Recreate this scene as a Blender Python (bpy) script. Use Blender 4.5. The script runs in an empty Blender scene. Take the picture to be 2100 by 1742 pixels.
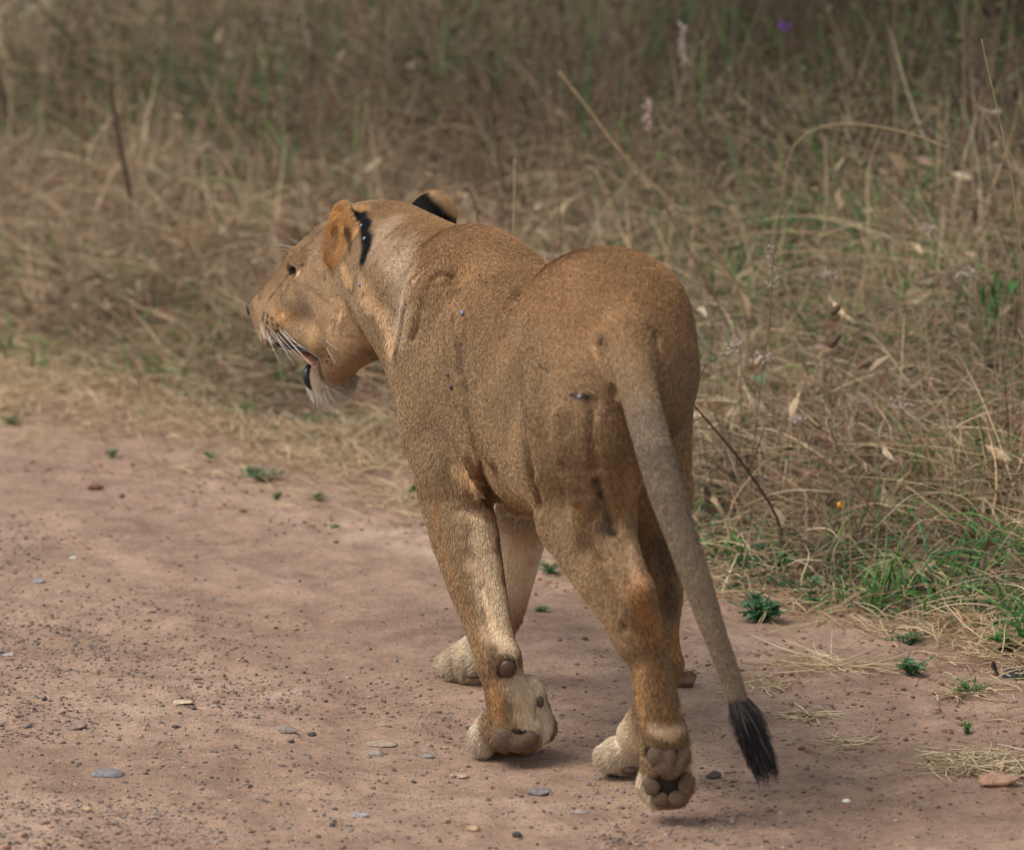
import bpy, bmesh, math, random
import numpy as np
from mathutils import Vector, Matrix
from mathutils.bvhtree import BVHTree

rnd = random.Random(7)
rng = np.random.default_rng(11)
sc = bpy.context.scene
col = sc.collection

# ------------------------------------------------------------------ camera
CAM_H, PITCH = 2.21, math.radians(10.0)
F_PX = 2100 * 190.0 / 36.0            # focal length in the pixels of a 2100 px wide view
cam_d = bpy.data.cameras.new('camera')
cam_d.lens = 190; cam_d.sensor_width = 36; cam_d.sensor_fit = 'HORIZONTAL'
cam_d.clip_start = 0.1; cam_d.clip_end = 3000
cam_d.dof.use_dof = True
cam_d.dof.focus_distance = 9.72
cam_d.dof.aperture_fstop = 4.6
cam = bpy.data.objects.new('camera', cam_d); col.objects.link(cam)
cam.location = (0, 0, CAM_H); cam.rotation_euler = (math.pi / 2 - PITCH, 0, 0)
sc.camera = cam

# ------------------------------------------------------------------ sky, sun, exposure
SUN_EL, SUN_AZ = math.radians(56), math.radians(250)    # azimuth measured clockwise from +Y
world = bpy.data.worlds.new('World'); sc.world = world; world.use_nodes = True
wn = world.node_tree; wn.nodes.clear()
w_out = wn.nodes.new('ShaderNodeOutputWorld'); w_bg = wn.nodes.new('ShaderNodeBackground')
w_sky = wn.nodes.new('ShaderNodeTexSky'); w_sky.sky_type = 'NISHITA'; w_sky.sun_disc = False
w_sky.sun_elevation = SUN_EL; w_sky.sun_rotation = SUN_AZ
w_hsv = wn.nodes.new('ShaderNodeHueSaturation'); w_hsv.inputs['Saturation'].default_value = 0.26   # thin cloud greys the sky
wn.links.new(w_sky.outputs[0], w_hsv.inputs['Color']); wn.links.new(w_hsv.outputs[0], w_bg.inputs[0])
wn.links.new(w_bg.outputs[0], w_out.inputs[0])
w_bg.inputs[1].default_value = 0.12
sun_d = bpy.data.lights.new('sun', 'SUN'); sun_d.energy = 2.0; sun_d.angle = math.radians(32); sun_d.color = (1, .96, .90)
sun = bpy.data.objects.new('sun', sun_d); col.objects.link(sun)
sdir = Vector((math.sin(SUN_AZ) * math.cos(SUN_EL), math.cos(SUN_AZ) * math.cos(SUN_EL), math.sin(SUN_EL)))
sun.rotation_euler = sdir.to_track_quat('Z', 'Y').to_euler()
sun.location = sdir * 30
vs = sc.view_settings
vs.view_transform = 'Standard'; vs.look = 'None'; vs.gamma = 1; vs.use_curve_mapping = False
vs.exposure = 0.52
sc.render.engine = 'CYCLES'
sc.cycles.max_bounces = 6; sc.cycles.transparent_max_bounces = 8
sc.cycles.use_denoising = True

# ------------------------------------------------------------------ helpers
CP, SP = math.cos(PITCH), math.sin(PITCH)
CAM = np.array([0, 0, CAM_H])
def ray(px, py):
    u = (px - 1050) / F_PX; v = (871 - py) / F_PX
    return np.array([u, CP + v * SP, -SP + v * CP])
def P(px, py, y):
    """the point of the plane y = const that is seen at (px, py) of the 2100 px wide view"""
    d = ray(px, py); return CAM + d * (y / d[1])
def G(px, py, z=0.0):
    d = ray(px, py); return CAM + d * ((z - CAM_H) / d[2])
def plane_pt(px, py, c, n):
    d = ray(px, py); return CAM + d * (np.dot(c - CAM, n) / np.dot(d, n))
def project(p):
    q = np.asarray(p) - CAM
    D = q[..., 1] * CP - q[..., 2] * SP
    v = q[..., 1] * SP + q[..., 2] * CP
    return 1050 + F_PX * q[..., 0] / D, 871 - F_PX * v / D
def srgb(r, g, b):
    f = lambda c: (c / 255 / 12.92) if c <= 10 else (((c / 255) + .055) / 1.055) ** 2.4
    return (f(r), f(g), f(b))

def tag(o, label=None, cat=None, group=None, kind=None):
    if label: o['label'] = label
    if cat: o['category'] = cat
    if group: o['group'] = group
    if kind: o['kind'] = kind
    return o
def mesh_obj(name, verts, faces, mat=None, parent=None, smooth=True):
    me = bpy.data.meshes.new(name)
    me.from_pydata([tuple(v) for v in verts], [], [tuple(f) for f in faces])
    if smooth: me.polygons.foreach_set('use_smooth', [True] * len(me.polygons))
    if mat: me.materials.append(mat)
    me.update()
    o = bpy.data.objects.new(name, me); col.objects.link(o)
    if parent: o.parent = parent
    return o
def np_mesh(name, verts, quads, mat=None, parent=None, smooth=True, n=4):
    me = bpy.data.meshes.new(name)
    verts = np.asarray(verts, np.float32); quads = np.asarray(quads, np.int32)
    me.vertices.add(len(verts)); me.vertices.foreach_set('co', verts.ravel())
    me.loops.add(quads.size); me.loops.foreach_set('vertex_index', quads.ravel())
    me.polygons.add(len(quads))
    me.polygons.foreach_set('loop_start', np.arange(0, quads.size, n, dtype=np.int32))
    me.polygons.foreach_set('use_smooth', np.full(len(quads), smooth))
    me.update(calc_edges=True); me.validate()
    if mat: me.materials.append(mat)
    o = bpy.data.objects.new(name, me); col.objects.link(o)
    if parent: o.parent = parent
    return o
def empty(name, loc, rz=0):
    o = bpy.data.objects.new(name, None); o.empty_display_size = .05
    o.location = loc; o.rotation_euler = (0, 0, rz); col.objects.link(o); return o
def curves_obj(name, pts, radii, colors, mat, parent=None):
    """pts (n,k,3), radii (n,k), colors (n,3): many strands as ONE curves object"""
    n, k = pts.shape[:2]
    cd = bpy.data.hair_curves.new(name); cd.add_curves([k] * n)
    cd.attributes['position'].data.foreach_set('vector', pts.astype(np.float32).ravel())
    ra = cd.attributes.get('radius') or cd.attributes.new('radius', 'FLOAT', 'POINT')
    ra.data.foreach_set('value', radii.astype(np.float32).ravel())
    ca = cd.attributes.new('tint', 'FLOAT_COLOR', 'CURVE')
    c4 = np.ones((n, 4), np.float32); c4[:, :3] = colors
    ca.data.foreach_set('color', c4.ravel())
    cd.materials.append(mat)
    o = bpy.data.objects.new(name, cd); col.objects.link(o)
    if parent: o.parent = parent
    return o

def new_mat(name):
    m = bpy.data.materials.new(name); m.use_nodes = True
    nt = m.node_tree; b = nt.nodes['Principled BSDF']
    return m, nt, b
def node(nt, t, **kw):
    n = nt.nodes.new(t)
    for k, v in kw.items():
        if k in n.inputs: n.inputs[k].default_value = v
        else: setattr(n, k, v)
    return n
def plain_mat(name, c, rough=.6, spec=.3, vary=.25, scale=40, bump=.15):
    m, nt, b = new_mat(name); L = nt.links.new
    tc = node(nt, 'ShaderNodeTexCoord'); nz = node(nt, 'ShaderNodeTexNoise', Scale=scale, Detail=6.0)
    L(tc.outputs['Object'], nz.inputs['Vector'])
    rp = node(nt, 'ShaderNodeValToRGB')
    rp.color_ramp.elements[0].position = .3; rp.color_ramp.elements[1].position = .7
    rp.color_ramp.elements[0].color = (*[x * (1 - vary) for x in c], 1)
    rp.color_ramp.elements[1].color = (*[min(1, x * (1 + vary)) for x in c], 1)
    L(nz.outputs['Fac'], rp.inputs[0]); L(rp.outputs[0], b.inputs['Base Color'])
    b.inputs['Roughness'].default_value = rough; b.inputs['Specular IOR Level'].default_value = spec
    if bump:
        bp = node(nt, 'ShaderNodeBump', Strength=bump, Distance=.004)
        L(nz.outputs['Fac'], bp.inputs['Height']); L(bp.outputs[0], b.inputs['Normal'])
    return m
def strand_mat(name, dark_tip=.5, rough=.55, spec=.25, root=.8, trans=0.0):
    """colour from the strand's own tint, darker root and tip along its length"""
    m, nt, b = new_mat(name); L = nt.links.new
    at = node(nt, 'ShaderNodeAttribute', attribute_name='tint')
    hi = node(nt, 'ShaderNodeHairInfo')
    rp = node(nt, 'ShaderNodeValToRGB')
    e = rp.color_ramp.elements
    e[0].position = 0; e[0].color = (root, root, root, 1)
    e[1].position = 1; e[1].color = (dark_tip, dark_tip, dark_tip, 1)
    x = e.new(.45); x.color = (1, 1, 1, 1)
    L(hi.outputs['Intercept'], rp.inputs[0])
    mx = node(nt, 'ShaderNodeMix', data_type='RGBA', blend_type='MULTIPLY'); mx.inputs[0].default_value = 1
    L(at.outputs['Color'], mx.inputs[6]); L(rp.outputs[0], mx.inputs[7]); L(mx.outputs[2], b.inputs['Base Color'])
    b.inputs['Roughness'].default_value = rough; b.inputs['Specular IOR Level'].default_value = spec
    return m

# value noise on numpy arrays (for terrain, colours, fur)
_perm = np.random.default_rng(3).random((64, 64, 64)).astype(np.float32)
def vnoise(p, scale):
    q = np.asarray(p, np.float64) * scale + 1000.0
    i = np.floor(q).astype(int); f = q - i; f = f * f * (3 - 2 * f)
    r = 0
    for dx in (0, 1):
        wx = f[..., 0] if dx else 1 - f[..., 0]
        for dy in (0, 1):
            wy = f[..., 1] if dy else 1 - f[..., 1]
            for dz in (0, 1):
                wz = f[..., 2] if dz else 1 - f[..., 2]
                r = r + wx * wy * wz * _perm[(i[..., 0] + dx) % 64, (i[..., 1] + dy) % 64, (i[..., 2] + dz) % 64]
    return r
def fbm(p, scale, oct=4):
    a, s, t = 0, 1.0, 0
    for k in range(oct):
        a = a + s * vnoise(np.asarray(p) + 17.3 * k, scale * 2 ** k); t += s; s *= .5
    return a / t
def sstep(a, b, x):
    t = np.clip((x - a) / (b - a), 0, 1); return t * t * (3 - 2 * t)
# ------------------------------------------------------------------ lioness: implicit body
HEAD_A = math.radians(15)
Hh = np.array([-math.sin(HEAD_A), math.cos(HEAD_A), 0]); Hr = np.array([math.cos(HEAD_A), math.sin(HEAD_A), 0])
UP = np.array([0, 0, 1.0])
_hip = P(1245, 700, 8.9)
BASE = np.array([_hip[0], _hip[1], 0])
def B(s, t, z): return BASE + Hh * s + Hr * t + UP * z
# head frame: it looks left and away
HA = math.radians(38)
hf = np.array([-math.cos(HA), math.sin(HA), 0]); hr = np.array([math.sin(HA), math.cos(HA), 0])
HO = P(741, 520, 10.08)
def Hd(px, py, lat=0): return plane_pt(px, py, HO + hr * lat, hr)

VOX = 0.0042
LO = np.array([-.62, 8.42, -.01]); HI = np.array([.52, 10.42, 1.02])
DIM = np.ceil((HI - LO) / VOX).astype(int)
AX = [LO[i] + VOX * np.arange(DIM[i]) for i in range(3)]
field = np.full(DIM, .4, np.float32)
prims = []          # (kind, data, flow) for painting and fur direction

def _apply(fn, lo, hi, k, op):
    m = k + 3 * VOX
    i0 = np.clip(np.floor((lo - m - LO) / VOX).astype(int), 0, DIM); i1 = np.clip(np.ceil((hi + m - LO) / VOX).astype(int) + 1, 0, DIM)
    if (i1 <= i0).any(): return
    X = AX[0][i0[0]:i1[0], None, None].astype(np.float32); Y = AX[1][None, i0[1]:i1[1], None].astype(np.float32); Z = AX[2][None, None, i0[2]:i1[2]].astype(np.float32)
    d = fn(X, Y, Z)
    sl = (slice(i0[0], i1[0]), slice(i0[1], i1[1]), slice(i0[2], i1[2]))
    a = field[sl]
    if op == 'u':
        h = np.clip(.5 + .5 * (a - d) / k, 0, 1)
        field[sl] = a + (d - a) * h - k * h * (1 - h)
    else:                               # smooth subtraction
        h = np.clip(.5 - .5 * (a + d) / k, 0, 1)
        field[sl] = a + (-d - a) * h + k * h * (1 - h)
def cone(a, b, ra, rb, k=.03, op='u', flow=None, sq=None):
    a = np.asarray(a, float); b = np.asarray(b, float); ab = b - a; L2 = float(ab @ ab) + 1e-9
    r = max(ra, rb) * (1.6 if sq else 1)
    def fn(X, Y, Z):
        qx, qy, qz = X - a[0], Y - a[1], Z - a[2]
        t = np.clip((qx * ab[0] + qy * ab[1] + qz * ab[2]) / L2, 0, 1)
        ex, ey, ez = qx - t * ab[0], qy - t * ab[1], qz - t * ab[2]
        if sq:
            d, f = sq; w = (ex * d[0] + ey * d[1] + ez * d[2]) * (1 / f - 1)
            ex, ey, ez = ex + w * d[0], ey + w * d[1], ez + w * d[2]
        return np.sqrt(ex * ex + ey * ey + ez * ez) - (ra + (rb - ra) * t)
    _apply(fn, np.minimum(a, b) - r, np.maximum(a, b) + r, k, op)
    if op == 'u': prims.append((a, b, ra, rb, (ab / math.sqrt(L2)) if flow is None else np.asarray(flow, float)))
def chain(pts, k=.03, flow=None, sq=None):
    """a limb of several tapered pieces, blended into the body as one"""
    segs = []
    for (a, ra), (b, rb) in zip(pts, pts[1:]):
        a = np.asarray(a, float); b = np.asarray(b, float); ab = b - a; L2 = float(ab @ ab) + 1e-9
        segs.append((a, ab, L2, ra, rb))
        prims.append((a, b, ra, rb, (ab / math.sqrt(L2)) if flow is None else np.asarray(flow, float)))
    P_ = np.array([p for p, r in pts]); R_ = np.array([r for p, r in pts])[:, None]
    def fn(X, Y, Z):
        out = None
        for a, ab, L2, ra, rb in segs:
            qx, qy, qz = X - a[0], Y - a[1], Z - a[2]
            t = np.clip((qx * ab[0] + qy * ab[1] + qz * ab[2]) / L2, 0, 1)
            ex, ey, ez = qx - t * ab[0], qy - t * ab[1], qz - t * ab[2]
            d = np.sqrt(ex * ex + ey * ey + ez * ez) - (ra + (rb - ra) * t)
            out = d if out is None else np.minimum(out, d)
        return out
    _apply(fn, (P_ - R_).min(0), (P_ + R_).max(0), k, 'u')
def ell(c, r, axes=None, k=.03, op='u', flow=None):
    c = np.asarray(c, float)
    A = np.array([Hh, Hr, UP]) if axes is None else np.array(axes)
    r = np.asarray(r, float); ext = np.sqrt(((A * r[:, None]) ** 2).sum(0))
    def fn(X, Y, Z):
        q = (X - c[0], Y - c[1], Z - c[2]); k0 = 0; k1 = 0
        for i in range(3):
            e = q[0] * A[i, 0] + q[1] * A[i, 1] + q[2] * A[i, 2]
            k0 = k0 + (e / r[i]) ** 2; k1 = k1 + (e / r[i] ** 2) ** 2
        k0 = np.sqrt(k0); k1 = np.sqrt(k1) + 1e-6
        return k0 * (k0 - 1) / k1
    _apply(fn, c - ext, c + ext, k, op)
    if op == 'u':
        i = int(np.argmax(r)); m = float(np.sort(r)[1]); h = max(0, r[i] - m)
        prims.append((c - A[i] * h, c + A[i] * h, m, m, np.asarray(flow if flow is not None else -Hh, float)))

back = -Hh + np.array([0, 0, -.35])
# trunk
ell(B(.48, 0, .615), (.40, .166, .195), k=.05, flow=back)
ell(B(.70, 0, .60), (.22, .165, .215), k=.06, flow=back)
ell(B(.16, 0, .63), (.28, .138, .175), k=.06, flow=back)
ell(B(-.03, 0, .745), (.19, .14, .155), k=.05, flow=back)
chain([(B(-.05, 0, .838), .088), (B(.08, 0, .81), .08), (B(.22, 0, .74), .075), (B(.42, 0, .735), .075), (B(.62, 0, .735), .085)], k=.05, flow=-Hh)
ell(P(1238, 645, 8.90), (.14, .138, .108), k=.045, flow=back)
# withers and both shoulder blades
chain([(P(965, 555, 9.62), .072), (P(1016, 578, 9.56), .055)], k=.05, flow=-Hh)
chain([(P(1018, 580, 9.68), .052), (P(1065, 700, 9.7), .08), (P(1110, 880, 9.68), .07)], k=.05, flow=(0, 0, -1))
chain([(P(932, 575, 9.55), .055), (P(915, 640, 9.52), .078), (P(902, 740, 9.50), .083), (P(912, 890, 9.42), .078), (P(928, 985, 9.35), .058)], k=.024, flow=back * .4 + np.array([0, 0, -1]))
cone(P(945, 968, 9.31), P(965, 998, 9.29), .036, .032, k=.03, flow=(0, 0, -1))     # point of the elbow
# left foreleg
chain([(P(932, 990, 9.34), .060), (P(938, 1040, 9.33), .060), (P(953, 1100, 9.29), .059), (P(978, 1200, 9.24), .049), (P(1005, 1300, 9.18), .038), (P(1022, 1352, 9.15), .0345)], k=.03)
chain([(P(1022, 1352, 9.15), .0345), (P(1040, 1430, 9.15), .036), (P(1058, 1490, 9.16), .042)], k=.02)
cone(P(1085, 1415, 9.17), P(1090, 1460, 9.175), .026, .031, k=.02, flow=(.1, 0, -1))
ell(P(1062, 1500, 9.165), (.035, .052, .036), k=.02, flow=(0, 0, -1))
for px, py, y, r in ((992, 1515, 9.20, .029), (1025, 1508, 9.235, .033), (1072, 1508, 9.245, .033), (1108, 1490, 9.20, .029)):
    cone(P(px * .5 + 1055 * .5, py - 40, y - .02), P(px, py, y), r, r, k=.014, flow=(-.2, .4, -.6))
# right foreleg
chain([(P(1110, 950, 9.64), .07), (P(1072, 1060, 9.66), .050), (P(1056, 1160, 9.72), .040), (P(1035, 1260, 9.77), .034), (P(1010, 1305, 9.78), .032)], k=.03)
chain([(P(1010, 1305, 9.78), .032), (P(955, 1352, 9.81), .033)], k=.02)
for px, py, y, r in ((918, 1366, 9.855, .026), (935, 1370, 9.82, .029), (962, 1372, 9.79, .027), (975, 1368, 9.83, .026)):
    cone(P(px * .6 + 960 * .4, py - 14, y), P(px, py, y), r, r, k=.012, flow=(-.6, .4, -.5))
# left hind leg (paw lifted, sole to the rear)
chain([(P(1172, 720, 8.88), .075), (P(1168, 820, 8.88), .076), (P(1172, 960, 8.92), .074), (P(1186, 1060, 8.92), .064)], k=.028, flow=(.1, -.2, -1))
chain([(P(1245, 800, 8.80), .075), (P(1232, 900, 8.77), .073), (P(1240, 1000, 8.78), .056), (P(1232, 1085, 8.80), .045)], k=.04, flow=(.05, .1, -1))
chain([(P(1186, 1060, 8.92), .064), (P(1206, 1120, 8.86), .058), (P(1240, 1190, 8.79), .046), (P(1272, 1255, 8.76), .0345), (P(1298, 1310, 8.74), .031)], k=.03)
chain([(P(1255, 1080, 8.78), .036), (P(1282, 1150, 8.73), .028), (P(1306, 1210, 8.70), .026)], k=.03)
cone(P(1255, 1160, 8.76), P(1296, 1250, 8.72), .03, .028, k=.03)
chain([(P(1312, 1212, 8.727), .0225), (P(1318, 1270, 8.735), .030), (P(1326, 1340, 8.738), .031), (P(1342, 1410, 8.735), .0345), (P(1358, 1490, 8.732), .037)], k=.022)
ell(P(1368, 1560, 8.738), (.03, .046, .062), k=.022, flow=(0, 0, -1))
for px, py, y, r in ((1334, 1608, 8.735, .023), (1352, 1630, 8.730, .023), (1386, 1628, 8.730, .023), (1404, 1600, 8.735, .023)):
    cone(P(px * .6 + 1368 * .4, py - 40, y + .012), P(px, py, y + .008), r, r, k=.012, flow=(0, .2, -1))
# right hind leg
chain([(P(1318, 690, 8.95), .075), (P(1334, 780, 8.96), .070), (P(1342, 950, 8.99), .062), (P(1350, 1080, 8.99), .046), (P(1356, 1200, 8.96), .035), (P(1360, 1300, 8.94), .0255), (P(1364, 1365, 8.93), .0265)], k=.04, flow=(0, .1, -1))
chain([(P(1350, 1000, 9.05), .06), (P(1345, 1120, 9.03), .045), (P(1350, 1230, 8.98), .03)], k=.03)
chain([(P(1364, 1365, 8.93), .0265), (P(1338, 1440, 8.97), .025), (P(1302, 1505, 9.02), .029)], k=.02)
for px, py, y, r in ((1246, 1553, 9.05, .024), (1262, 1560, 9.09, .026), (1285, 1558, 9.06, .025), (1300, 1552, 9.10, .024)):
    cone(P(px * .6 + 1300 * .4, py - 14, y), P(px, py, y), r, r, k=.012, flow=(-.6, .4, -.5))
# rump floor between the legs, groin, belly fold
ell(P(1270, 820, 8.86), (.07, .08, .09), k=.04, flow=(0, 0, -1))
cone(P(1112, 985, 9.0), P(1135, 930, 8.93), .035, .06, k=.05, flow=back)
cone(P(1085, 975, 9.14), P(1180, 950, 8.98), .05, .06, k=.05, flow=back)
# tail
TAIL = [((1288, 690, 8.735), .044), ((1303, 770, 8.675), .0315), ((1322, 850, 8.625), .0295), ((1342, 920, 8.60), .0295), ((1367, 1010, 8.585), .0285), ((1398, 1100, 8.575), .0250), ((1432, 1200, 8.57), .0232), ((1466, 1300, 8.57), .0190), ((1503, 1400, 8.58), .0160), ((1525, 1465, 8.59), .0145), ((1548, 1530, 8.60), .009)]
TAILP = [P(*a) for a, r in TAIL]
chain([(P(1284, 650, 8.80), .045)] + [(P(*a), r) for a, r in TAIL], k=.022)
# neck
nk = np.array([.5, -.6, -.35])
chain([(P(985, 625, 9.60), .125), (P(925, 610, 9.74), .125), (P(865, 580, 9.88), .122), (P(800, 540, 10.0), .115)], k=.06, flow=nk)
cone(P(850, 660, 9.85), P(900, 760, 9.72), .08, .09, k=.06, flow=(.2, -.3, -1))
# head
HB = -hf                                             # fur on the face runs backwards
AXH = (hf, hr, UP)
ell(Hd(762, 503), (.095, .088, .082), AXH, k=.03, flow=HB)
chain([(Hd(690, 520), .062), (Hd(655, 537), .052), (Hd(612, 578), .045), (Hd(571, 622), .041)], k=.025, flow=HB)
for sgn in (-1, 1):
    ell(Hd(700, 600, .055 * sgn), (.085, .05, .075), AXH, k=.03, flow=HB + np.array([0, 0, -.4]))
    cone(Hd(640, 602, .045 * sgn), Hd(592, 645, .035 * sgn), .047, .044, k=.025, flow=HB + np.array([0, 0, -.4]))
    ell(Hd(575, 660, .030 * sgn), (.044, .033, .045), AXH, k=.018, flow=HB + np.array([0, 0, -.8]))
    cone(Hd(606, 533, .045 * sgn), Hd(630, 522, .057 * sgn), .020, .020, k=.02, flow=HB)          # brow
    cone(Hd(625, 672, .045 * sgn), Hd(665, 692, .052 * sgn), .032, .036, k=.02, flow=HB + np.array([0, 0, -.8]))
    cone(Hd(740, 690, .042 * sgn), Hd(676, 765, .018 * sgn), .045, .030, k=.022, flow=(.3, 0, -1))  # lower jaw
cone(Hd(548, 645), Hd(560, 682), .028, .028, k=.02, flow=HB)
ell(Hd(535, 625), (.017, .028, .022), AXH, k=.012, flow=HB)
ell(Hd(684, 774), (.037, .037, .037), AXH, k=.02, flow=(.1, 0, -1))
cone(Hd(668, 770), Hd(658, 788), .030, .024, k=.02, flow=(.1, 0, -1))
ell(Hd(755, 650, -.03), (.08, .08, .07), AXH, k=.035, flow=nk)
ell(Hd(755, 650, .03), (.08, .08, .07), AXH, k=.035, flow=nk)
# eye sockets
for sgn in (-1, 1):
    ell(Hd(600, 553, .057 * sgn), (.016, .010, .008), AXH, k=.010, op='s')
# ears
def ear(c, n, up, r, k=.012):
    n = n / np.linalg.norm(n); up = up - n * (up @ n); up /= np.linalg.norm(up); sd = np.cross(n, up)
    ell(c, (r * .34, r * .86, r), (n, sd, up), k=k, flow=up)
    ell(c + n * r * .34 + up * r * .05, (r * .36, r * .62, r * .78), (n, sd, up), k=.008, op='s')
    return n, sd, up
EL_C = Hd(703, 482, -.095); EL = ear(EL_C, -hr * .86 + hf * .44 + UP * .05, UP - hr * .25 - hf * .1, .062)
ER_C = Hd(884, 452, .112); ER = ear(ER_C, hr * .72 + hf * .75 + UP * .1, UP + hr * .35 - hf * .1, .056)
cone(Hd(738, 530, -.07), EL_C - EL[2] * .035 - EL[0] * .012, .045, .03, k=.03, flow=UP)
cone(Hd(850, 482, .07), ER_C - ER[2] * .03, .045, .03, k=.03, flow=UP)

# ------------------------------------------------------------------ surface nets
def surface_nets(f):
    s = f < 0
    nx, ny, nz = f.shape
    c = np.zeros((nx - 1, ny - 1, nz - 1), np.uint8)
    for dx in (0, 1):
        for dy in (0, 1):
            for dz in (0, 1):
                c += s[dx:nx - 1 + dx, dy:ny - 1 + dy, dz:nz - 1 + dz]
    act = (c > 0) & (c < 8)
    ii = np.argwhere(act)
    idx = np.full(act.shape, -1, np.int32); idx[act] = np.arange(len(ii))
    acc = np.zeros((len(ii), 3)); cnt = np.zeros(len(ii))
    corners = [(a, b, d) for a in (0, 1) for b in (0, 1) for d in (0, 1)]
    for a in corners:
        for ax in range(3):
            if a[ax]: continue
            b = list(a); b[ax] = 1
            fa = f[ii[:, 0] + a[0], ii[:, 1] + a[1], ii[:, 2] + a[2]]; fb = f[ii[:, 0] + b[0], ii[:, 1] + b[1], ii[:, 2] + b[2]]
            x = (fa < 0) != (fb < 0)
            t = np.where(x, fa / np.where(x, fa - fb, 1), 0)
            p = np.array(a, float) + t[:, None] * (np.array(b, float) - np.array(a, float))
            acc += p * x[:, None]; cnt += x
    v = ii + acc / cnt[:, None]
    quads = []
    for ax in range(3):
        o = [1 if k != ax else 0 for k in range(3)]
        u, w = [k for k in range(3) if k != ax]
        a = np.take(s, range(f.shape[ax] - 1), ax); b = np.take(s, range(1, f.shape[ax]), ax)
        e = np.argwhere(a != b)
        ok = (e[:, u] > 0) & (e[:, w] > 0) & (e[:, u] < f.shape[u] - 1) & (e[:, w] < f.shape[w] - 1)
        e = e[ok]
        def cell(du, dw):
            g = e.copy(); g[:, u] += du; g[:, w] += dw; return idx[g[:, 0], g[:, 1], g[:, 2]]
        q = np.stack([cell(-1, -1), cell(0, -1), cell(0, 0), cell(-1, 0)], 1)
        inside = s[e[:, 0], e[:, 1], e[:, 2]]
        if ax == 1: inside = ~inside
        q[~inside] = q[~inside][:, ::-1]
        quads.append(q)
    return v, np.concatenate(quads)
LV, LQ = surface_nets(field)
LV = LO + LV * VOX
# light smoothing
def smooth(V, Q, n, w=.5):
    e = np.concatenate([Q[:, [0, 1]], Q[:, [1, 2]], Q[:, [2, 3]], Q[:, [3, 0]]])
    for _ in range(n):
        acc = np.zeros_like(V); cnt = np.zeros(len(V))
        for i in range(3):
            acc[:, i] = np.bincount(e[:, 0], V[e[:, 1], i], len(V)) + np.bincount(e[:, 1], V[e[:, 0], i], len(V))
        cnt = np.bincount(e[:, 0], minlength=len(V)) + np.bincount(e[:, 1], minlength=len(V))
        V = V + w * (acc / cnt[:, None] - V)
    return V
LV = smooth(LV, LQ, 3)
del field
# ------------------------------------------------------------------ lioness: pigment, fur direction, fur length
def vnormals(V, Q):
    n = np.cross(V[Q[:, 2]] - V[Q[:, 0]], V[Q[:, 3]] - V[Q[:, 1]])
    N = np.zeros_like(V)
    for c in range(4):
        for i in range(3): N[:, i] += np.bincount(Q[:, c], n[:, i], len(V))
    return N / (np.linalg.norm(N, axis=1, keepdims=True) + 1e-12)
LN = vnormals(LV, LQ)
LT = np.concatenate([LQ[:, [0, 1, 2]], LQ[:, [0, 2, 3]]])
bvh = BVHTree.FromPolygons([tuple(v) for v in LV], [tuple(q) for q in LQ.tolist()])
def hit(px, py):
    d = ray(px, py); d = d / np.linalg.norm(d)
    h = bvh.ray_cast(Vector(CAM), Vector(d))
    if h[0] is None:
        best = None
        for k in np.arange(8.6, 10.7, .04):
            g = bvh.find_nearest(Vector(CAM + d * k))
            if best is None or g[3] < best[3]: best = g
        h = best
    return np.array(h[0]), np.array(h[1])

# folds and muscle edges pressed into the coat
DISP = np.zeros(len(LV)); _wob = vnoise(LV, 45) - .5
def groove(pts, r, depth):
    ps = [hit(*p)[0] for p in pts]; d = np.full(len(LV), 9.0)
    for a, b in zip(ps, ps[1:]):
        ab = b - a; t = np.clip((LV - a) @ ab / (ab @ ab + 1e-12), 0, 1)
        d = np.minimum(d, np.linalg.norm(LV - a - t[:, None] * ab, axis=1))
    R = r * 9.5 / F_PX
    DISP[:] += -1.6 * depth * np.exp(-((d + _wob * R * .5) / (R * .55)) ** 2)
groove([(868, 548), (838, 595), (822, 660), (812, 720)], 20, .010)
groove([(890, 560), (862, 610), (846, 680)], 16, -.006)
groove([(936, 700), (950, 800), (963, 880), (986, 950), (1010, 1030)], 20, .022)
groove([(975, 800), (990, 880), (1010, 940)], 30, -.008)
groove([(925, 560), (945, 640), (940, 720)], 22, .010)
for k in range(6):
    x = 905 + 13 * k
    groove([(x - 6, 640 + 8 * k), (x, 720 + 6 * k), (x + 10, 800), (x + 22, 860)], 6, .0032)
for k in range(5):
    groove([(780 + 14 * k, 480 + 6 * k), (800 + 12 * k, 540), (806 + 10 * k, 610 + 8 * k)], 6, .0026)
for k in range(4):
    groove([(1010 + 14 * k, 590 + 5 * k), (1000 + 13 * k, 640), (1003 + 10 * k, 690)], 6, .0022)
groove([(1062, 598), (1060, 660), (1068, 740), (1074, 850), (1084, 950), (1105, 1040)], 20, .007)
groove([(1000, 1035), (1040, 1050), (1090, 1058)], 14, .003)
groove([(1018, 960), (1050, 1010), (1095, 1045)], 8, .0035)
groove([(1040, 950), (1070, 1000), (1105, 1035)], 8, .003)
groove([(1222, 985), (1240, 1040), (1262, 1090)], 16, .009)
groove([(1195, 1080), (1225, 1150), (1262, 1230), (1283, 1290)], 12, .006)
groove([(1150, 850), (1160, 950), (1185, 1020)], 40, -.008)
groove([(1215, 830), (1210, 900), (1222, 960)], 22, .006)
groove([(1228, 700), (1240, 750), (1262, 810)], 12, .007)
groove([(1345, 690), (1352, 740)], 9, .006)
groove([(960, 930), (975, 960), (985, 1000)], 20, -.010)
groove([(985, 1200), (1000, 1290), (1020, 1330)], 10, .004)
groove([(745, 600), (770, 660), (790, 700)], 14, .006)
groove([(588, 585), (570, 610), (575, 640)], 14, .004)
groove([(600, 575), (640, 600), (690, 640)], 18, .004)
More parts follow.
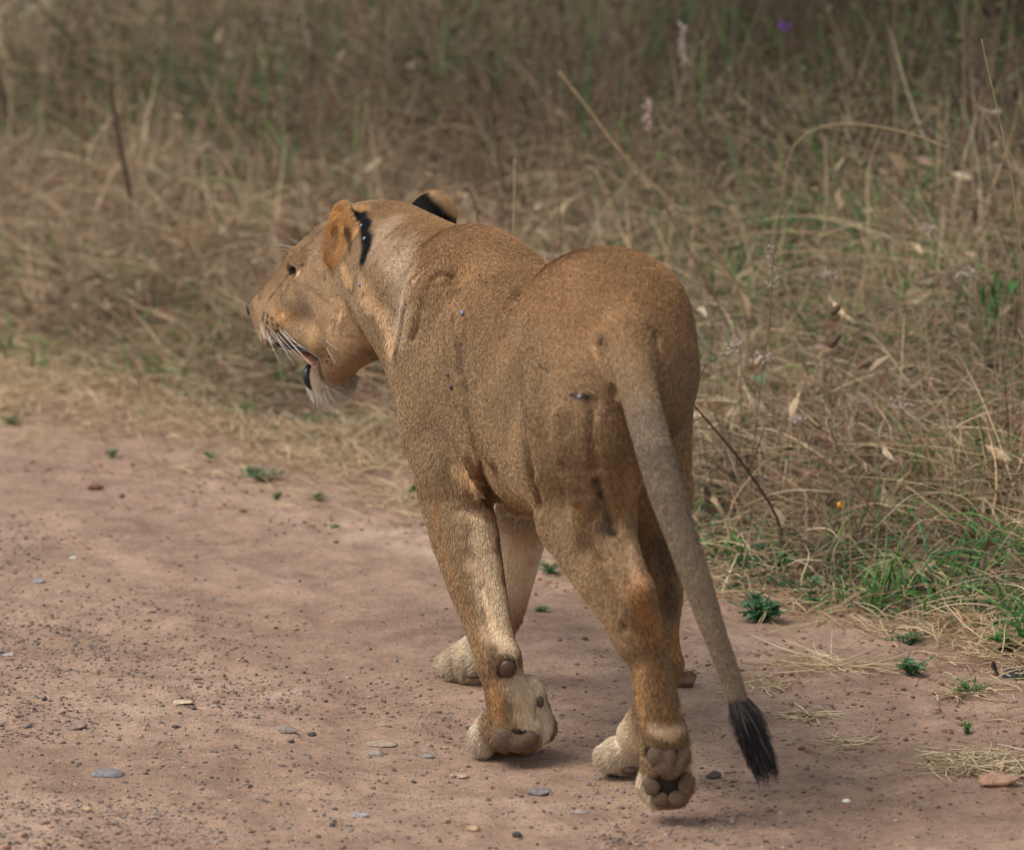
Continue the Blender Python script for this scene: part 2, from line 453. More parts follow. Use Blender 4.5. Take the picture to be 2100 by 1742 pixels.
groove([(640, 535), (665, 560)], 18, -.003)
for g_ in ([(932, 1340), (930, 1362), (934, 1388)], [(955, 1345), (958, 1366), (956, 1390)], [(1262, 1538), (1266, 1560), (1266, 1586)], [(1240, 1545), (1244, 1565), (1240, 1586)], [(1008, 1478), (1006, 1510), (1008, 1550)], [(1105, 1462), (1112, 1490), (1110, 1520)], [(1092, 1405), (1100, 1440), (1096, 1470)]):
    groove(g_, 6, .0042)
LV = LV + vnormals(LV, LQ) * DISP[:, None]
LV = smooth(LV, LQ, 1)
LN = vnormals(LV, LQ)
bvh = BVHTree.FromPolygons([tuple(v) for v in LV], [tuple(q) for q in LQ.tolist()])
_jit = fbm(LV, 38, 3) - .5

# flow of the coat: blend of the pieces' own directions
flow = np.zeros_like(LV)
for a, b, ra, rb, f in prims:
    ab = b - a; L2 = ab @ ab + 1e-9
    q = LV - a; t = np.clip(q @ ab / L2, 0, 1)
    d = np.linalg.norm(q - t[:, None] * ab, axis=1) - (ra + (rb - ra) * t)
    flow += np.exp(-np.maximum(d, -.01) / .014)[:, None] * (f / (np.linalg.norm(f) + 1e-9))
flow += 1e-5 * np.array([0, 0, -1])
flow = smooth(flow, LQ, 12)
flow -= LN * (flow * LN).sum(1, keepdims=True)
flow /= np.linalg.norm(flow, axis=1, keepdims=True) + 1e-9

KF, SAT = 1.34, .87        # observed colour to pigment
def C(r, g, b):
    c = np.array(srgb(r, g, b)); l = c @ np.array([.3, .59, .11])
    c = (l + (c - l) * SAT) * (KF + .60 * float(np.clip((c.min() - .09) / .22, 0, 1)))
    return c * min(1, .86 / c.max())        # pale hair stays under white
rel = LV - BASE; Ls, Lt, Lz = rel @ Hh, rel @ Hr, LV[:, 2]
colr = np.tile(C(140, 110, 74), (len(LV), 1)); flen = np.full(len(LV), .0090)
def mix(w, c): 
    global colr
    colr = colr + (np.asarray(c) - colr) * np.clip(w, 0, 1)[:, None]
def mixlen(w, v):
    global flen
    flen = flen + (v - flen) * np.clip(w, 0, 1)
# warm dark saddle along the back
mix(sstep(.66, .86, Lz) * sstep(.2, .85, LN[:, 2] + .35) * .6, C(146, 102, 54))
# pale underside and inner legs
und = sstep(-.25, -.8, LN[:, 2])
mix(und * sstep(.60, .50, Lz) * (Lz > .3) * .8, C(172, 128, 78))
# 3D spots: aimed at the surface, then a soft ball of pigment there
def spot(px, py, r, c, w=1.0, ln=None, hard=.1, off=(0, 0, 0)):
    p, n = hit(px, py); p = p + np.asarray(off)
    R = r * 9.5 / F_PX
    d = np.linalg.norm(LV - p, axis=1)
    k = sstep(R, R * hard, d + _jit * R * 1.1) * w
    if c is not None: mix(k, C(*c))
    if ln is not None: mixlen(k, ln)
def stroke(pts, r, c, w=1.0, ln=None, hard=.1, jit=1.1):
    """a ribbon of colour along a line on the coat"""
    ps = [hit(*p)[0] for p in pts]; d = np.full(len(LV), 9.0)
    for a, b in zip(ps, ps[1:]):
        ab = b - a; t = np.clip((LV - a) @ ab / (ab @ ab + 1e-12), 0, 1)
        d = np.minimum(d, np.linalg.norm(LV - a - t[:, None] * ab, axis=1))
    R = r * 9.5 / F_PX; k = sstep(R, R * hard, d + _jit * R * jit) * w
    if c is not None: mix(k, C(*c))
    if ln is not None: mixlen(k, ln)
def region(c, R, colour, w=1.0, ln=None, hard=.15, cond=None):
    d = np.linalg.norm(LV - c, axis=1); k = sstep(R, R * hard, d) * w
    if cond is not None: k = k * cond
    if colour is not None: mix(k, C(*colour))
    if ln is not None: mixlen(k, ln)

# neck and head
hx = (LV - HO) @ hf; hl = (LV - HO) @ hr; hz = Lz - HO[2]
headw = sstep(-.10, .0, hx + .25 * np.maximum(0, -hz) * 0) * (np.abs(hl) < .2) * (LV[:, 1] > 9.7) * (Lz > .4)
mix(headw, C(160, 128, 90)); mixlen(headw, .0065)
region(Hd(800, 560, -.08), .15, (172, 146, 115), .6)
stroke([(770, 480), (820, 550), (822, 640), (812, 690)], 95, (176, 152, 124), .62)
stroke([(745, 590), (790, 660), (800, 700)], 50, (190, 152, 108), .8, ln=.017)
stroke([(700, 640), (740, 690), (690, 700)], 50, (188, 150, 104), .75, ln=.015)
spot(625, 610, 55, (146, 118, 86), .7)
spot(650, 520, 45, (148, 120, 86), .6)
stroke([(640, 490), (600, 525), (545, 580)], 24, (165, 128, 84), .8)
spot(570, 650, 45, (186, 140, 86), .9)
spot(640, 690, 42, (190, 150, 100), .7)
stroke([(537, 672), (548, 692), (570, 702)], 18, (224, 208, 182), .9, ln=.010)
stroke([(735, 755), (690, 745)], 34, (172, 130, 84), .6)
region(Hd(676, 806, 0), .078, (242, 230, 208), 1.0, ln=.014, hard=.4)
stroke([(655, 742), (660, 770)], 12, (66, 50, 38), .75, ln=.005)
# eye liner and tear line
stroke([(587, 567), (602, 553), (620, 542)], 5, (40, 32, 28), .95, ln=.003)
stroke([(602, 562), (603, 578)], 9, (85, 66, 52), .7)
spot(610, 560, 10, (205, 180, 145), .9, ln=.003)
spot(598, 542, 8, (196, 168, 128), .8)
stroke([(595, 528), (606, 522), (600, 514)], 9, (135, 95, 52), .8)
stroke([(592, 564), (572, 588), (552, 612)], 9, (108, 84, 60), .75)
stroke([(600, 578), (610, 600)], 18, (126, 102, 78), .35)
stroke([(570, 625), (600, 620), (640, 640)], 16, (124, 100, 74), .45)
stroke([(660, 470), (640, 492), (618, 512)], 10, (110, 84, 56), .5)
stroke([(700, 580), (712, 640), (740, 680)], 12, (130, 98, 64), .5)
# whisker roots
for px, py in ((541, 640), (548, 646), (556, 650), (538, 652), (546, 658), (556, 662), (566, 664), (545, 670), (555, 674), (565, 676), (573, 672), (560, 686), (568, 688)):
    spot(px, py, 6.5, (34, 25, 19), 1.0, hard=.3)
stroke([(565, 698), (585, 708), (606, 712), (628, 716)], 8, (42, 32, 28), .95, ln=.004)
# ears
def earpaint(cc, fr, back_c, inner_c, r, lo=(.25, -.05)):
    n, sd, up = fr; q = LV - cc
    e = np.linalg.norm(q, axis=1) < r * 1.12
    side = q @ n; facing = LN @ n
    inner = e * sstep(.25, .5, facing)
    mix(inner, C(*inner_c)); mix(inner * sstep(r * .75, r * .2, np.linalg.norm(q - n * (q @ n)[:, None] + up * r * .15 , axis=1)) * .6, C(120, 84, 52)); mixlen(inner, .011)  # ear centre darkened, the shade of its hollow put into the colour
    bk = e * sstep(.30, .05, facing)
    mix(bk, C(*back_c))
    low = bk * sstep(r * lo[0], r * lo[1], q @ up + .6 * q[:, 0])
    mix(low * 1.0, C(26, 22, 24)); mixlen(low, .007)
earpaint(EL_C, EL, (26, 22, 24), (188, 144, 88), .062, (3, 2.5))
earpaint(ER_C, ER, (186, 150, 104), (186, 140, 84), .056, (.86, .58))
stroke([(748, 458), (757, 485), (752, 515), (746, 530)], 20, (24, 20, 22), 1.0, ln=.006)
stroke([(736, 440), (745, 465), (749, 500), (743, 532)], 22, (26, 22, 23), 1.0, ln=.008, hard=.3, jit=.5)
stroke([(708, 480), (716, 512)], 17, (84, 58, 36), .85)  # painted shade deepening the near ear's hollow
stroke([(700, 545), (716, 570)], 26, (190, 148, 96), .8, ln=.022)
# shoulder and flank
stroke([(872, 548), (850, 580), (836, 612)], 13, (200, 164, 128), .75)  # lit edge of the shoulder blade, a highlight painted into the coat
stroke([(846, 585), (826, 640), (812, 720)], 11, (104, 80, 58), .7)  # neck crease: parted hair and the shade of the fold painted dark
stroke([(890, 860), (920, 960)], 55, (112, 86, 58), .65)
stroke([(928, 640), (940, 720), (950, 800), (963, 880), (986, 950), (1005, 1010)], 10, (72, 56, 42), .6)  # dark of parted fur behind the shoulder, with crease shade painted in
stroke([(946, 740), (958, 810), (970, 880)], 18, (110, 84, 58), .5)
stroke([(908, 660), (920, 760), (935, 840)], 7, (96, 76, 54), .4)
stroke([(1066, 610), (1066, 700), (1074, 850), (1084, 950), (1105, 1040)], 14, (112, 86, 60), .35)  # soft shade between thigh and flank painted into the coat
stroke([(1060, 590), (1030, 640)], 26, (118, 78, 50), .6)
stroke([(960, 900), (1040, 1020)], 45, (150, 112, 68), .5)
# left foreleg
stroke([(950, 965), (985, 1000)], 38, (186, 146, 98), .85, ln=.018)
stroke([(985, 1060), (1000, 1130), (1012, 1220), (1030, 1300)], 56, (208, 176, 136), .95, ln=.011)
stroke([(960, 1040), (985, 1030)], 14, (120, 88, 56), .5)
stroke([(1000, 1085), (1025, 1075)], 12, (150, 108, 62), .55)
stroke([(985, 1160), (1000, 1200)], 13, (160, 116, 66), .55)
stroke([(890, 1040), (905, 1120), (950, 1240), (985, 1340)], 20, (148, 106, 60), .7)
stroke([(1005, 1330), (1015, 1345)], 24, (100, 72, 46), .6)
stroke([(1060, 1395), (1085, 1475)], 46, (222, 198, 162), .85, ln=.015)
stroke([(1010, 1400), (1020, 1470)], 24, (186, 134, 76), .7)
stroke([(1035, 1425), (1040, 1460)], 10, (130, 100, 68), .5)
stroke([(980, 1470), (986, 1550)], 40, (234, 218, 192), .95, ln=.014)
spot(1118, 1490, 36, (226, 206, 174), .95, ln=.016)
spot(1104, 1435, 9, (44, 36, 32), .9, ln=.004)
spot(1040, 1350, 18, (80, 58, 40), .8)
stroke([(1092, 1400), (1112, 1440), (1126, 1490)], 32, (226, 204, 172), .9, ln=.013)
spot(1104, 1437, 8, (60, 48, 40), .8, ln=.004)
stroke([(990, 1080), (1000, 1150), (1015, 1230), (1030, 1310)], 40, (220, 192, 154), .9, ln=.010)
stroke([(975, 1050), (1000, 1060)], 12, (140, 102, 62), .5)
stroke([(985, 1130), (1010, 1120)], 10, (160, 118, 72), .5)
stroke([(990, 1190), (1002, 1215)], 10, (160, 118, 72), .5)
# right foreleg
region(P(1062, 1140, 9.70), .16, (222, 198, 168), .95, ln=.011)
stroke([(1105, 1080), (1090, 1150)], 16, (176, 130, 80), .6)
region(P(980, 1330, 9.79), .085, (234, 216, 186), .95, ln=.013)
spot(945, 1330, 24, (208, 178, 134), .5)
stroke([(932, 1345), (931, 1362), (934, 1386)], 5, (120, 102, 84), .7)
stroke([(956, 1348), (958, 1366), (957, 1388)], 5, (110, 92, 74), .7)
# hindquarters, left
stroke([(1250, 790), (1258, 830)], 18, (120, 84, 48), .6)
stroke([(1232, 890), (1240, 960), (1262, 1040)], 46, (140, 104, 64), .7)
stroke([(1295, 930), (1295, 1010), (1278, 1075)], 20, (168, 128, 86), .6)
for x_, y_, r_, w_ in ((1220, 983, 14, .7), (1230, 1006, 15, .8), (1214, 1032, 20, .45), (1244, 1056, 18, .75), (1238, 1080, 22, .7), (1256, 1092, 14, .8), (1196, 1100, 30, .35), (1228, 1128, 24, .4), (1205, 1060, 16, .4), (1190, 1020, 12, .35), (1262, 1170, 16, .4), (1215, 900, 18, .3)):
    spot(x_, y_, r_, (56, 47, 44), w_)
spot(1246, 1080, 11, (66, 58, 72), .7, ln=.003)
spot(1200, 1110, 50, (112, 84, 52), .6)
stroke([(1225, 1130), (1262, 1240)], 34, (120, 88, 54), .55)
stroke([(1180, 1010), (1200, 1030)], 30, (130, 98, 62), .5)
stroke([(1300, 1180), (1322, 1225), (1335, 1290)], 40, (164, 116, 62), .9, ln=.012)
stroke([(1330, 1290), (1345, 1380), (1355, 1460)], 30, (140, 98, 56), .75, ln=.014)
stroke([(1308, 1360), (1318, 1480)], 18, (176, 128, 72), .8)
stroke([(1385, 1340), (1400, 1450)], 18, (198, 152, 98), .8)
stroke([(1360, 1495), (1385, 1500)], 24, (206, 170, 124), .85)
stroke([(1314, 1530), (1320, 1600), (1335, 1650)], 26, (226, 204, 170), .85, ln=.012)
stroke([(1418, 1530), (1424, 1600)], 22, (226, 204, 170), .9, ln=.012)
stroke([(1340, 1490), (1370, 1500), (1400, 1492)], 20, (226, 196, 154), .8)
stroke([(1292, 1120), (1300, 1180)], 20, (176, 140, 104), .7)
# hindquarters, right
region(P(1325, 980, 8.92), .09, (128, 88, 52), .6)
stroke([(1360, 1100), (1372, 1180), (1378, 1250)], 26, (92, 74, 56), .75)
stroke([(1385, 1300), (1385, 1370)], 22, (150, 102, 54), .7)
region(P(930, 1368, 9.83), .06, (222, 204, 176), .95, ln=.013)
region(P(1300, 1500, 9.02), .08, (226, 204, 170), .95, ln=.012)
region(P(1255, 1548, 9.06), .06, (234, 218, 190), .95, ln=.013)
# tail greys towards the tip, pale folds at its root
_tl = [(p, r, i) for i, (p, (_, r)) in enumerate(zip(TAILP, TAIL))] + [((p + q) / 2, (r + r2) / 2, i) for i, ((p, (_, r)), (q, (_2, r2))) in enumerate(zip(zip(TAILP, TAIL), zip(TAILP[1:], TAIL[1:])))]
for p, r, i in _tl:
    region(p, .075 if i < 6 else .06, (120, 104, 85) if i > 1 else (134, 110, 80), .9 if i > 3 else .35 + .15 * i, ln=.007, cond=(LV[:, 1] < p[1] + r * 1.4))
stroke([(1218, 712), (1232, 745), (1248, 780)], 12, (176, 138, 96), .75)
stroke([(1350, 690), (1353, 730)], 8, (190, 148, 104), .8)
stroke([(1232, 690), (1240, 705)], 12, (92, 68, 46), .6)
stroke([(1510, 1440), (1530, 1500)], 26, (64, 56, 54), .85)
# scars
stroke([(1105, 746), (1112, 753), (1124, 760)], 5, (48, 42, 42), .9, ln=.002, hard=.2)
stroke([(1170, 806), (1184, 812), (1202, 812)], 10, (50, 44, 46), .95, ln=.002, hard=.35)
spot(1187, 809, 6, (215, 200, 200), .95, ln=.001)
stroke([(1110, 770), (1150, 800)], 8, (156, 120, 82), .5)
# bare skin under the pads
BARE = [(1395, 1606, 16), (1040, 1370, 23), (1058, 1524, 42), (1344, 1550, 26), (1372, 1556, 36), (1400, 1552, 24), (1337, 1610, 21), (1355, 1637, 20), (1387, 1636, 20), (1406, 1604, 24), (1370, 1604, 28)]
for x, y, r in BARE: spot(x, y, r, (34, 27, 25), .95, ln=.0012, hard=.8)

# ticked, streaky coat: noise stretched along the coat
mott = fbm(LV, 11, 4) - .5
colr *= (1 + .62 * mott * np.where((LV[:, 1] > 9.8) & (Lz > .45), .6, 1))[:, None]
LVc = colr.copy()

# ------------------------------------------------------------------ strands
tri_a = np.cross(LV[LT[:, 1]] - LV[LT[:, 0]], LV[LT[:, 2]] - LV[LT[:, 0]])
area = np.linalg.norm(tri_a, axis=1) / 2
tc_ = LV[LT].mean(1)
dens = np.ones(len(LT)); dens[(tc_[:, 1] > 9.75) & (tc_[:, 2] > .44)] = 2.8
dens *= np.where((tri_a / (2 * area[:, None] + 1e-12)) @ np.array([-.25, -.97, .2]) > -.35, 1.0, .4)   # fewer on the far side
NF = 760000
pr = area * dens; pr /= pr.sum()
ti = rng.choice(len(LT), NF, p=pr)
u = rng.random((NF, 2)); fl = u.sum(1) > 1; u[fl] = 1 - u[fl]
w3 = np.stack([1 - u.sum(1), u[:, 0], u[:, 1]], 1)
def interp(A): return (A[LT[ti]] * (w3[..., None] if A.ndim == 2 else w3)).sum(1)
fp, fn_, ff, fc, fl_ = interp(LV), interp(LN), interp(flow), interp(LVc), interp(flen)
fn_ /= np.linalg.norm(fn_, axis=1, keepdims=True)
keep = fl_ > .0022
fp, fn_, ff, fc, fl_ = fp[keep], fn_[keep], ff[keep], fc[keep], fl_[keep]
n = len(fp)
clump = np.stack([vnoise(fp, 90) - .5, vnoise(fp + 5.1, 90) - .5, vnoise(fp + 9.7, 90) - .5], 1)
ff = ff + clump * (.35 + 40 * np.maximum(0, fl_ - .010))[:, None] + rng.normal(0, .14, (n, 3)); ff -= fn_ * (ff * fn_).sum(1, keepdims=True)
ff /= np.linalg.norm(ff, axis=1, keepdims=True) + 1e-9
ln = fl_ * rng.uniform(.7, 1.25, n)
lift = rng.uniform(.30, .60, n)
kk = np.array([0, .33, .68, 1.0])
pts = fp[:, None] - fn_[:, None] * .0008 + ln[:, None, None] * (kk[None, :, None] * ff[:, None] * 1.0 + (lift[:, None] * (kk - .45 * kk ** 2)[None])[..., None] * fn_[:, None])
pts[:, 2:] += (np.array([0, 0, -1]) * (ln * np.maximum(0, ln - .01) * 12)[:, None])[:, None] * np.array([.4, 1])[None, :, None]
sq = fp - ff * 0
fax = ff.copy(); along = (fp * fax).sum(1, keepdims=True)
fq = (fp - fax * along) + fax * along * .22
streak = (vnoise(fq, 300) - .5) * 1.0 + (vnoise(fq, 130) - .5) * .8
tick = rng.normal(0, .11, n)
pale = sstep(.22, .48, fc.mean(1))
br = 1 + (.65 * streak + tick) * (1 - .5 * pale)
dark = rng.random(n) < .15 * (1 - pale)
br[dark] *= .45
fc = np.clip(fc * np.clip(br, .2, 1.8)[:, None], .008, .85)
rad = np.array([.00042, .00042, .00032, .00008])[None] * (.75 + .5 * rng.random(n))[:, None] * (1 + (ln[:, None] - .01) * 10)
rad *= np.where((fp[:, 1] > 9.75) & (fp[:, 2] > .44), .72, 1.0)[:, None]

m_coat, nt, b = new_mat('lion_skin'); 
at = node(nt, 'ShaderNodeAttribute', attribute_name='pigment')
nt.links.new(at.outputs['Color'], b.inputs['Base Color']); b.inputs['Roughness'].default_value = .7; b.inputs['Specular IOR Level'].default_value = .2
lion = np_mesh('lioness', LV, LQ, m_coat)
ca = lion.data.color_attributes.new('pigment', 'FLOAT_COLOR', 'POINT')
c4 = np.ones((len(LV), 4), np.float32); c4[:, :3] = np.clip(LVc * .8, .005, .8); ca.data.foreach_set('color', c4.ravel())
tag(lion, 'tawny lioness walking away along the dirt road with her head turned left and mouth open', 'lioness')
m_fur = strand_mat('fur', dark_tip=.84, root=.86, rough=.6, spec=.14)
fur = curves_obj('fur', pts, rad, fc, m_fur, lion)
fur['kind'] = 'stuff'
# ------------------------------------------------------------------ lioness: pads, face, tuft, ticks
def sdf_mesh(name, items, mat, parent, vox=.0016, k=.006):
    """items: (centre, radii, axes) ellipsoids melted together"""
    los = []; his = []
    for c, r, A in items:
        A = np.array(A); ext = np.sqrt(((A * np.asarray(r)[:, None]) ** 2).sum(0)); los.append(c - ext); his.append(c + ext)
    lo = np.min(los, 0) - 3 * vox; hi = np.max(his, 0) + 3 * vox
    dim = np.ceil((hi - lo) / vox).astype(int) + 1
    g = np.stack(np.meshgrid(*[lo[i] + vox * np.arange(dim[i]) for i in range(3)], indexing='ij'), -1)
    f = None
    for c, r, A in items:
        A = np.array(A); q = (g - c) @ A.T; r = np.asarray(r)
        k0 = np.linalg.norm(q / r, axis=-1); k1 = np.linalg.norm(q / r ** 2, axis=-1) + 1e-6
        d = k0 * (k0 - 1) / k1
        if f is None: f = d
        else:
            h = np.clip(.5 + .5 * (f - d) / k, 0, 1); f = f + (d - f) * h - k * h * (1 - h)
    v, q = surface_nets(f.astype(np.float32))
    v = smooth(lo + v * vox, q, 2)
    return np_mesh(name, v, q, mat, parent)
def axes_to(n, up=(0, 0, 1)):
    n = np.asarray(n, float); n = n / np.linalg.norm(n); up = np.asarray(up, float); up = up - n * (up @ n); up /= np.linalg.norm(up)
    return (np.cross(up, n), up, n)
VD = np.array([0, -.98, .17])        # the soles of the lifted feet face the rear of the road
m_pad = plain_mat('paw_pad', srgb(96, 76, 60), rough=.72, spec=.25, vary=.22, scale=140, bump=.4)
m_padd = plain_mat('paw_pad_dark', srgb(84, 66, 56), rough=.6, spec=.3, vary=.25, scale=130, bump=.35)
m_padr = plain_mat('carpal_pad', srgb(78, 55, 42), rough=.42, spec=.45, vary=.3, scale=110, bump=.3)
def pad(name, lobes, mat, n=VD, depth=.010, lift=.002, k=.0045):
    items = []
    zs = [hit(x, y)[0] for x, y, a, b in lobes]
    for (x, y, a, b), h in zip(lobes, zs):
        s = h[1] / F_PX; items.append((h + np.asarray(n) * lift, (a * s, b * s, depth), axes_to(n)))
    return sdf_mesh(name, items, mat, lion, k=k)
pad('heel_pad', [(1346, 1549, 20, 22), (1372, 1553, 16, 25), (1400, 1549, 18, 22), (1362, 1572, 24, 20), (1382, 1572, 24, 20), (1373, 1587, 20, 13)], m_pad, k=.004, depth=.0070, lift=.0035)
for x, y, a, b in ((1337, 1611, 18, 21), (1354, 1638, 19, 17), (1388, 1636, 19, 18), (1407, 1606, 18, 26)):
    pad('toe_pad', [(x, y, a, b)], m_pad, depth=.0055, lift=.0015)
pad('heel_pad', [(1034, 1516, 27, 27), (1064, 1524, 22, 21), (1087, 1514, 18, 19)], m_pad, n=np.array([0, -.9, -.1]), depth=.012, lift=.002, k=.008)
pad('carpal_pad', [(1040, 1371, 18, 20)], m_padr, n=np.array([.05, -.98, -.1]), depth=.008, lift=.001)
pad('heel_pad', [(1290, 1578, 19, 10)], m_padd, n=np.array([0, -1., 0]), depth=.012, lift=0)
pad('toe_pad', [(1252, 1582, 13, 7)], m_padd, n=np.array([0, -1., 0]), depth=.010, lift=0)
pad('heel_pad', [(972, 1384, 18, 7)], m_padd, n=np.array([0, -1., 0]), depth=.012, lift=0)
pad('dewclaw_pad', [(1105, 1437, 8, 13)], m_padd, n=np.array([.5, -.8, 0]), depth=.006, lift=.006)

def shiny(name, c, rough, spec, vary=.2, bump=.1, scale=150):
    return plain_mat(name, c, rough, spec, vary, scale, bump)
m_nose = shiny('nose_skin', (.012, .010, .011), .35, .5)
m_lip = shiny('lip_skin', (.012, .013, .019), .34, .5, bump=.5, scale=90)
m_tongue = shiny('tongue_skin', srgb(196, 142, 112), .4, .4, bump=.3, scale=200)
m_eye = shiny('eye', (.022, .014, .008), .06, .6, bump=0)
m_eyeskin = shiny('eyelid_skin', (.02, .016, .015), .4, .4)
sdf_mesh('nose', [(Hd(523, 635), (.012, .021, .0135), AXH), (Hd(519, 625), (.009, .017, .007), AXH)], m_nose, lion, k=.008)
for sgn in (-1, 1):
    eye = sdf_mesh('eye', [(Hd(602, 554, .052 * sgn), (.0155, .0030, .0050), (UP * .6 - hf * .8, UP * .8 + hf * .6, hr))], m_eye, lion)
    lid = sdf_mesh('eyelid', [(Hd(599, 549, .056 * sgn), (.0125, .0030, .008), (UP * .6 - hf * .8, UP * .8 + hf * .6, hr))], m_eyeskin, eye, vox=.0012, k=.003)
# lower lip: the dark wet skin seen between the parted jaws
LA = (hf * .55 - hr * .75, UP * .98 + hf * .15, hf * .75 + hr * .55)
sdf_mesh('lower_lip', [(Hd(648, 771, -.012), (.0145, .029, .035), (hf * .97 - UP * .2, UP * .97 + hf * .2, hr)), (Hd(655, 747, -.016), (.009, .013, .032), AXH)], m_lip, lion, k=.008)
sdf_mesh('upper_lip', [(Hd(573, 704, -.045), (.012, .008, .006), AXH), (Hd(592, 712, -.050), (.012, .007, .0045), AXH), (Hd(612, 715, -.055), (.012, .006, .0035), AXH), (Hd(632, 719, -.056), (.012, .006, .0035), AXH)], m_lip, lion, vox=.0013, k=.006)
sdf_mesh('tongue', [(Hd(636, 732, -.012), (.022, .024, .007), (hf * .9 + UP * .4, hr, UP * .9 - hf * .4)), (Hd(648, 740, -.02), (.014, .02, .009), (hf * .9 + UP * .4, hr, UP * .9 - hf * .4))], m_tongue, lion, k=.006)
m_claw = shiny('claw', (.05, .042, .036), .4, .4)
for a in ((911, 1384), (926, 1392)):
    p, n = hit(*a); sdf_mesh('claw', [(p + n * .001, (.006, .0022, .0026), axes_to((.3, -.9, .3), (-.7, 0, .6)))], m_claw, lion, vox=.001)

def bez(p0, p1, p2, k):
    t = np.linspace(0, 1, k)[:, None]; return (1 - t) ** 2 * p0 + 2 * t * (1 - t) * p1 + t ** 2 * p2
# whiskers
wp, wr, wc = [], [], []
def whisk(a, la, b, lb, sag=6, r=.00050):
    p0, p2 = Hd(*a, la), Hd(*b, lb); mid = (p0 + p2) / 2 + np.array([0, 0, .0009 * sag]) - hr * .01
    wp.append(bez(p0, mid, p2, 8)); wr.append(r * np.linspace(1, .2, 8)); wc.append((.75, .71, .64))
for a, b in (((556, 650), (632, 742)), ((560, 662), (640, 748)), ((548, 664), (600, 728)), ((566, 668), (648, 758)), ((545, 672), (575, 745)), ((552, 676), (590, 722)),
             ((570, 664), (626, 720)), ((562, 676), (618, 735)), ((540, 668), (545, 708)), ((555, 684), (562, 720)), ((538, 676), (536, 700)), ((574, 680), (655, 735)), ((566, 684), (604, 748)), ((660, 690), (695, 720)), ((664, 694), (690, 748))):
    whisk(a, -.058, b, -.10 - .03 * rnd.random())
for a, b in (((607, 512), (570, 500)), ((612, 508), (560, 503)), ((608, 514), (565, 512)), ((615, 505), (588, 478)), ((622, 500), (590, 490)), ((655, 478), (640, 455)), ((650, 480), (652, 462))):
    whisk(a, -.04, b, -.065, 5, .00035)
wk = curves_obj('whiskers', np.array(wp), np.array(wr), np.array(wc), strand_mat('whisker', .9, .3, .4, .95), lion)
# tail tuft
nt_ = 2300
ax_s = P(1516, 1442, 8.585); ax_e = P(1552, 1545, 8.60)
tt = -.12 + 1.12 * rng.random(nt_) ** .8
ang = rng.random(nt_) * 2 * math.pi
axis = (ax_e - ax_s); axis /= np.linalg.norm(axis); e1 = np.cross(axis, [0, 1, 0]); e1 /= np.linalg.norm(e1); e2 = np.cross(axis, e1)
rad_ = e1 * np.cos(ang)[:, None] + e2 * np.sin(ang)[:, None]
root = ax_s + tt[:, None] * (ax_e - ax_s) + rad_ * (.0135 * (1 - .5 * tt))[:, None]
tipdir = P(1592, 1598, 8.60) - P(1540, 1500, 8.6); tipdir /= np.linalg.norm(tipdir)
L_ = rng.uniform(.02, .068, nt_) * (1.0 - .1 * tt)
clp = np.round(ang / .35) * .35; radc = e1 * np.cos(clp)[:, None] + e2 * np.sin(clp)[:, None]
sp_ = rng.uniform(.15, .55, nt_)
ks = np.linspace(0, 1, 5)
tp = root[:, None] + L_[:, None, None] * (ks[None, :, None] * (axis * .6 + tipdir * .4)[None, None] + (sp_[:, None] * (ks - .62 * ks ** 2)[None])[..., None] * (rad_ * .5 + radc * .7)[:, None]) + (ks ** 2)[None, :, None] * rng.normal(0, .0035, (nt_, 1, 3)) + ((ks ** 2)[None] * L_[:, None] * .25)[..., None] * (tipdir - axis)[None, None]
tcx = np.where(rng.random((nt_, 1)) < .16 + .5 * (tt < .05)[:, None], np.array([[.075, .06, .055]]), np.array([[.014, .012, .0155]])) * rng.uniform(.6, 1.4, (nt_, 1))
tuft = curves_obj('tail_tuft', tp, np.tile(np.array([.0006, .0006, .0005, .0004, .0001]), (nt_, 1)), tcx, strand_mat('tuft_hair', .8, .5, .3, .8), lion)
# beard strands hanging from the chin
nb = 3200
_ch = np.where((np.linalg.norm(LV - Hd(682, 796, 0), axis=1) < .050) & (LN[:, 2] < .25))[0]
_ci = rng.choice(_ch, nb); bp = LV[_ci] + rng.normal(0, .0015, (nb, 3))
_dn = np.clip((Hd(682, 800, 0)[2] + .02 - bp[:, 2]) / .05, .1, 1)
bl = rng.uniform(.006, .0135, nb) * (.3 + 1.1 * _dn) * (1 + .7 * (rng.random(nb) < .12)); bd = LN[_ci] * .55 + np.array([.10, .05, -.75]) + rng.normal(0, .16, (nb, 3))
kb = np.linspace(0, 1, 4)
bpts = bp[:, None] + bl[:, None, None] * kb[None, :, None] * bd[:, None] + np.array([.006, 0, 0]) * (kb ** 2)[None, :, None]
curves_obj('beard', bpts, np.tile(np.array([.0005, .00045, .0003, .0001]), (nb, 1)), np.clip((np.array([.36, .25, .14]) + (np.array([.80, .71, .58]) - np.array([.36, .25, .14])) * sstep(-.05, .35, _dn + rng.normal(0, .12, nb))[:, None]) * rng.uniform(.7, 1.1, (nb, 1)), 0, .8), m_fur, lion)
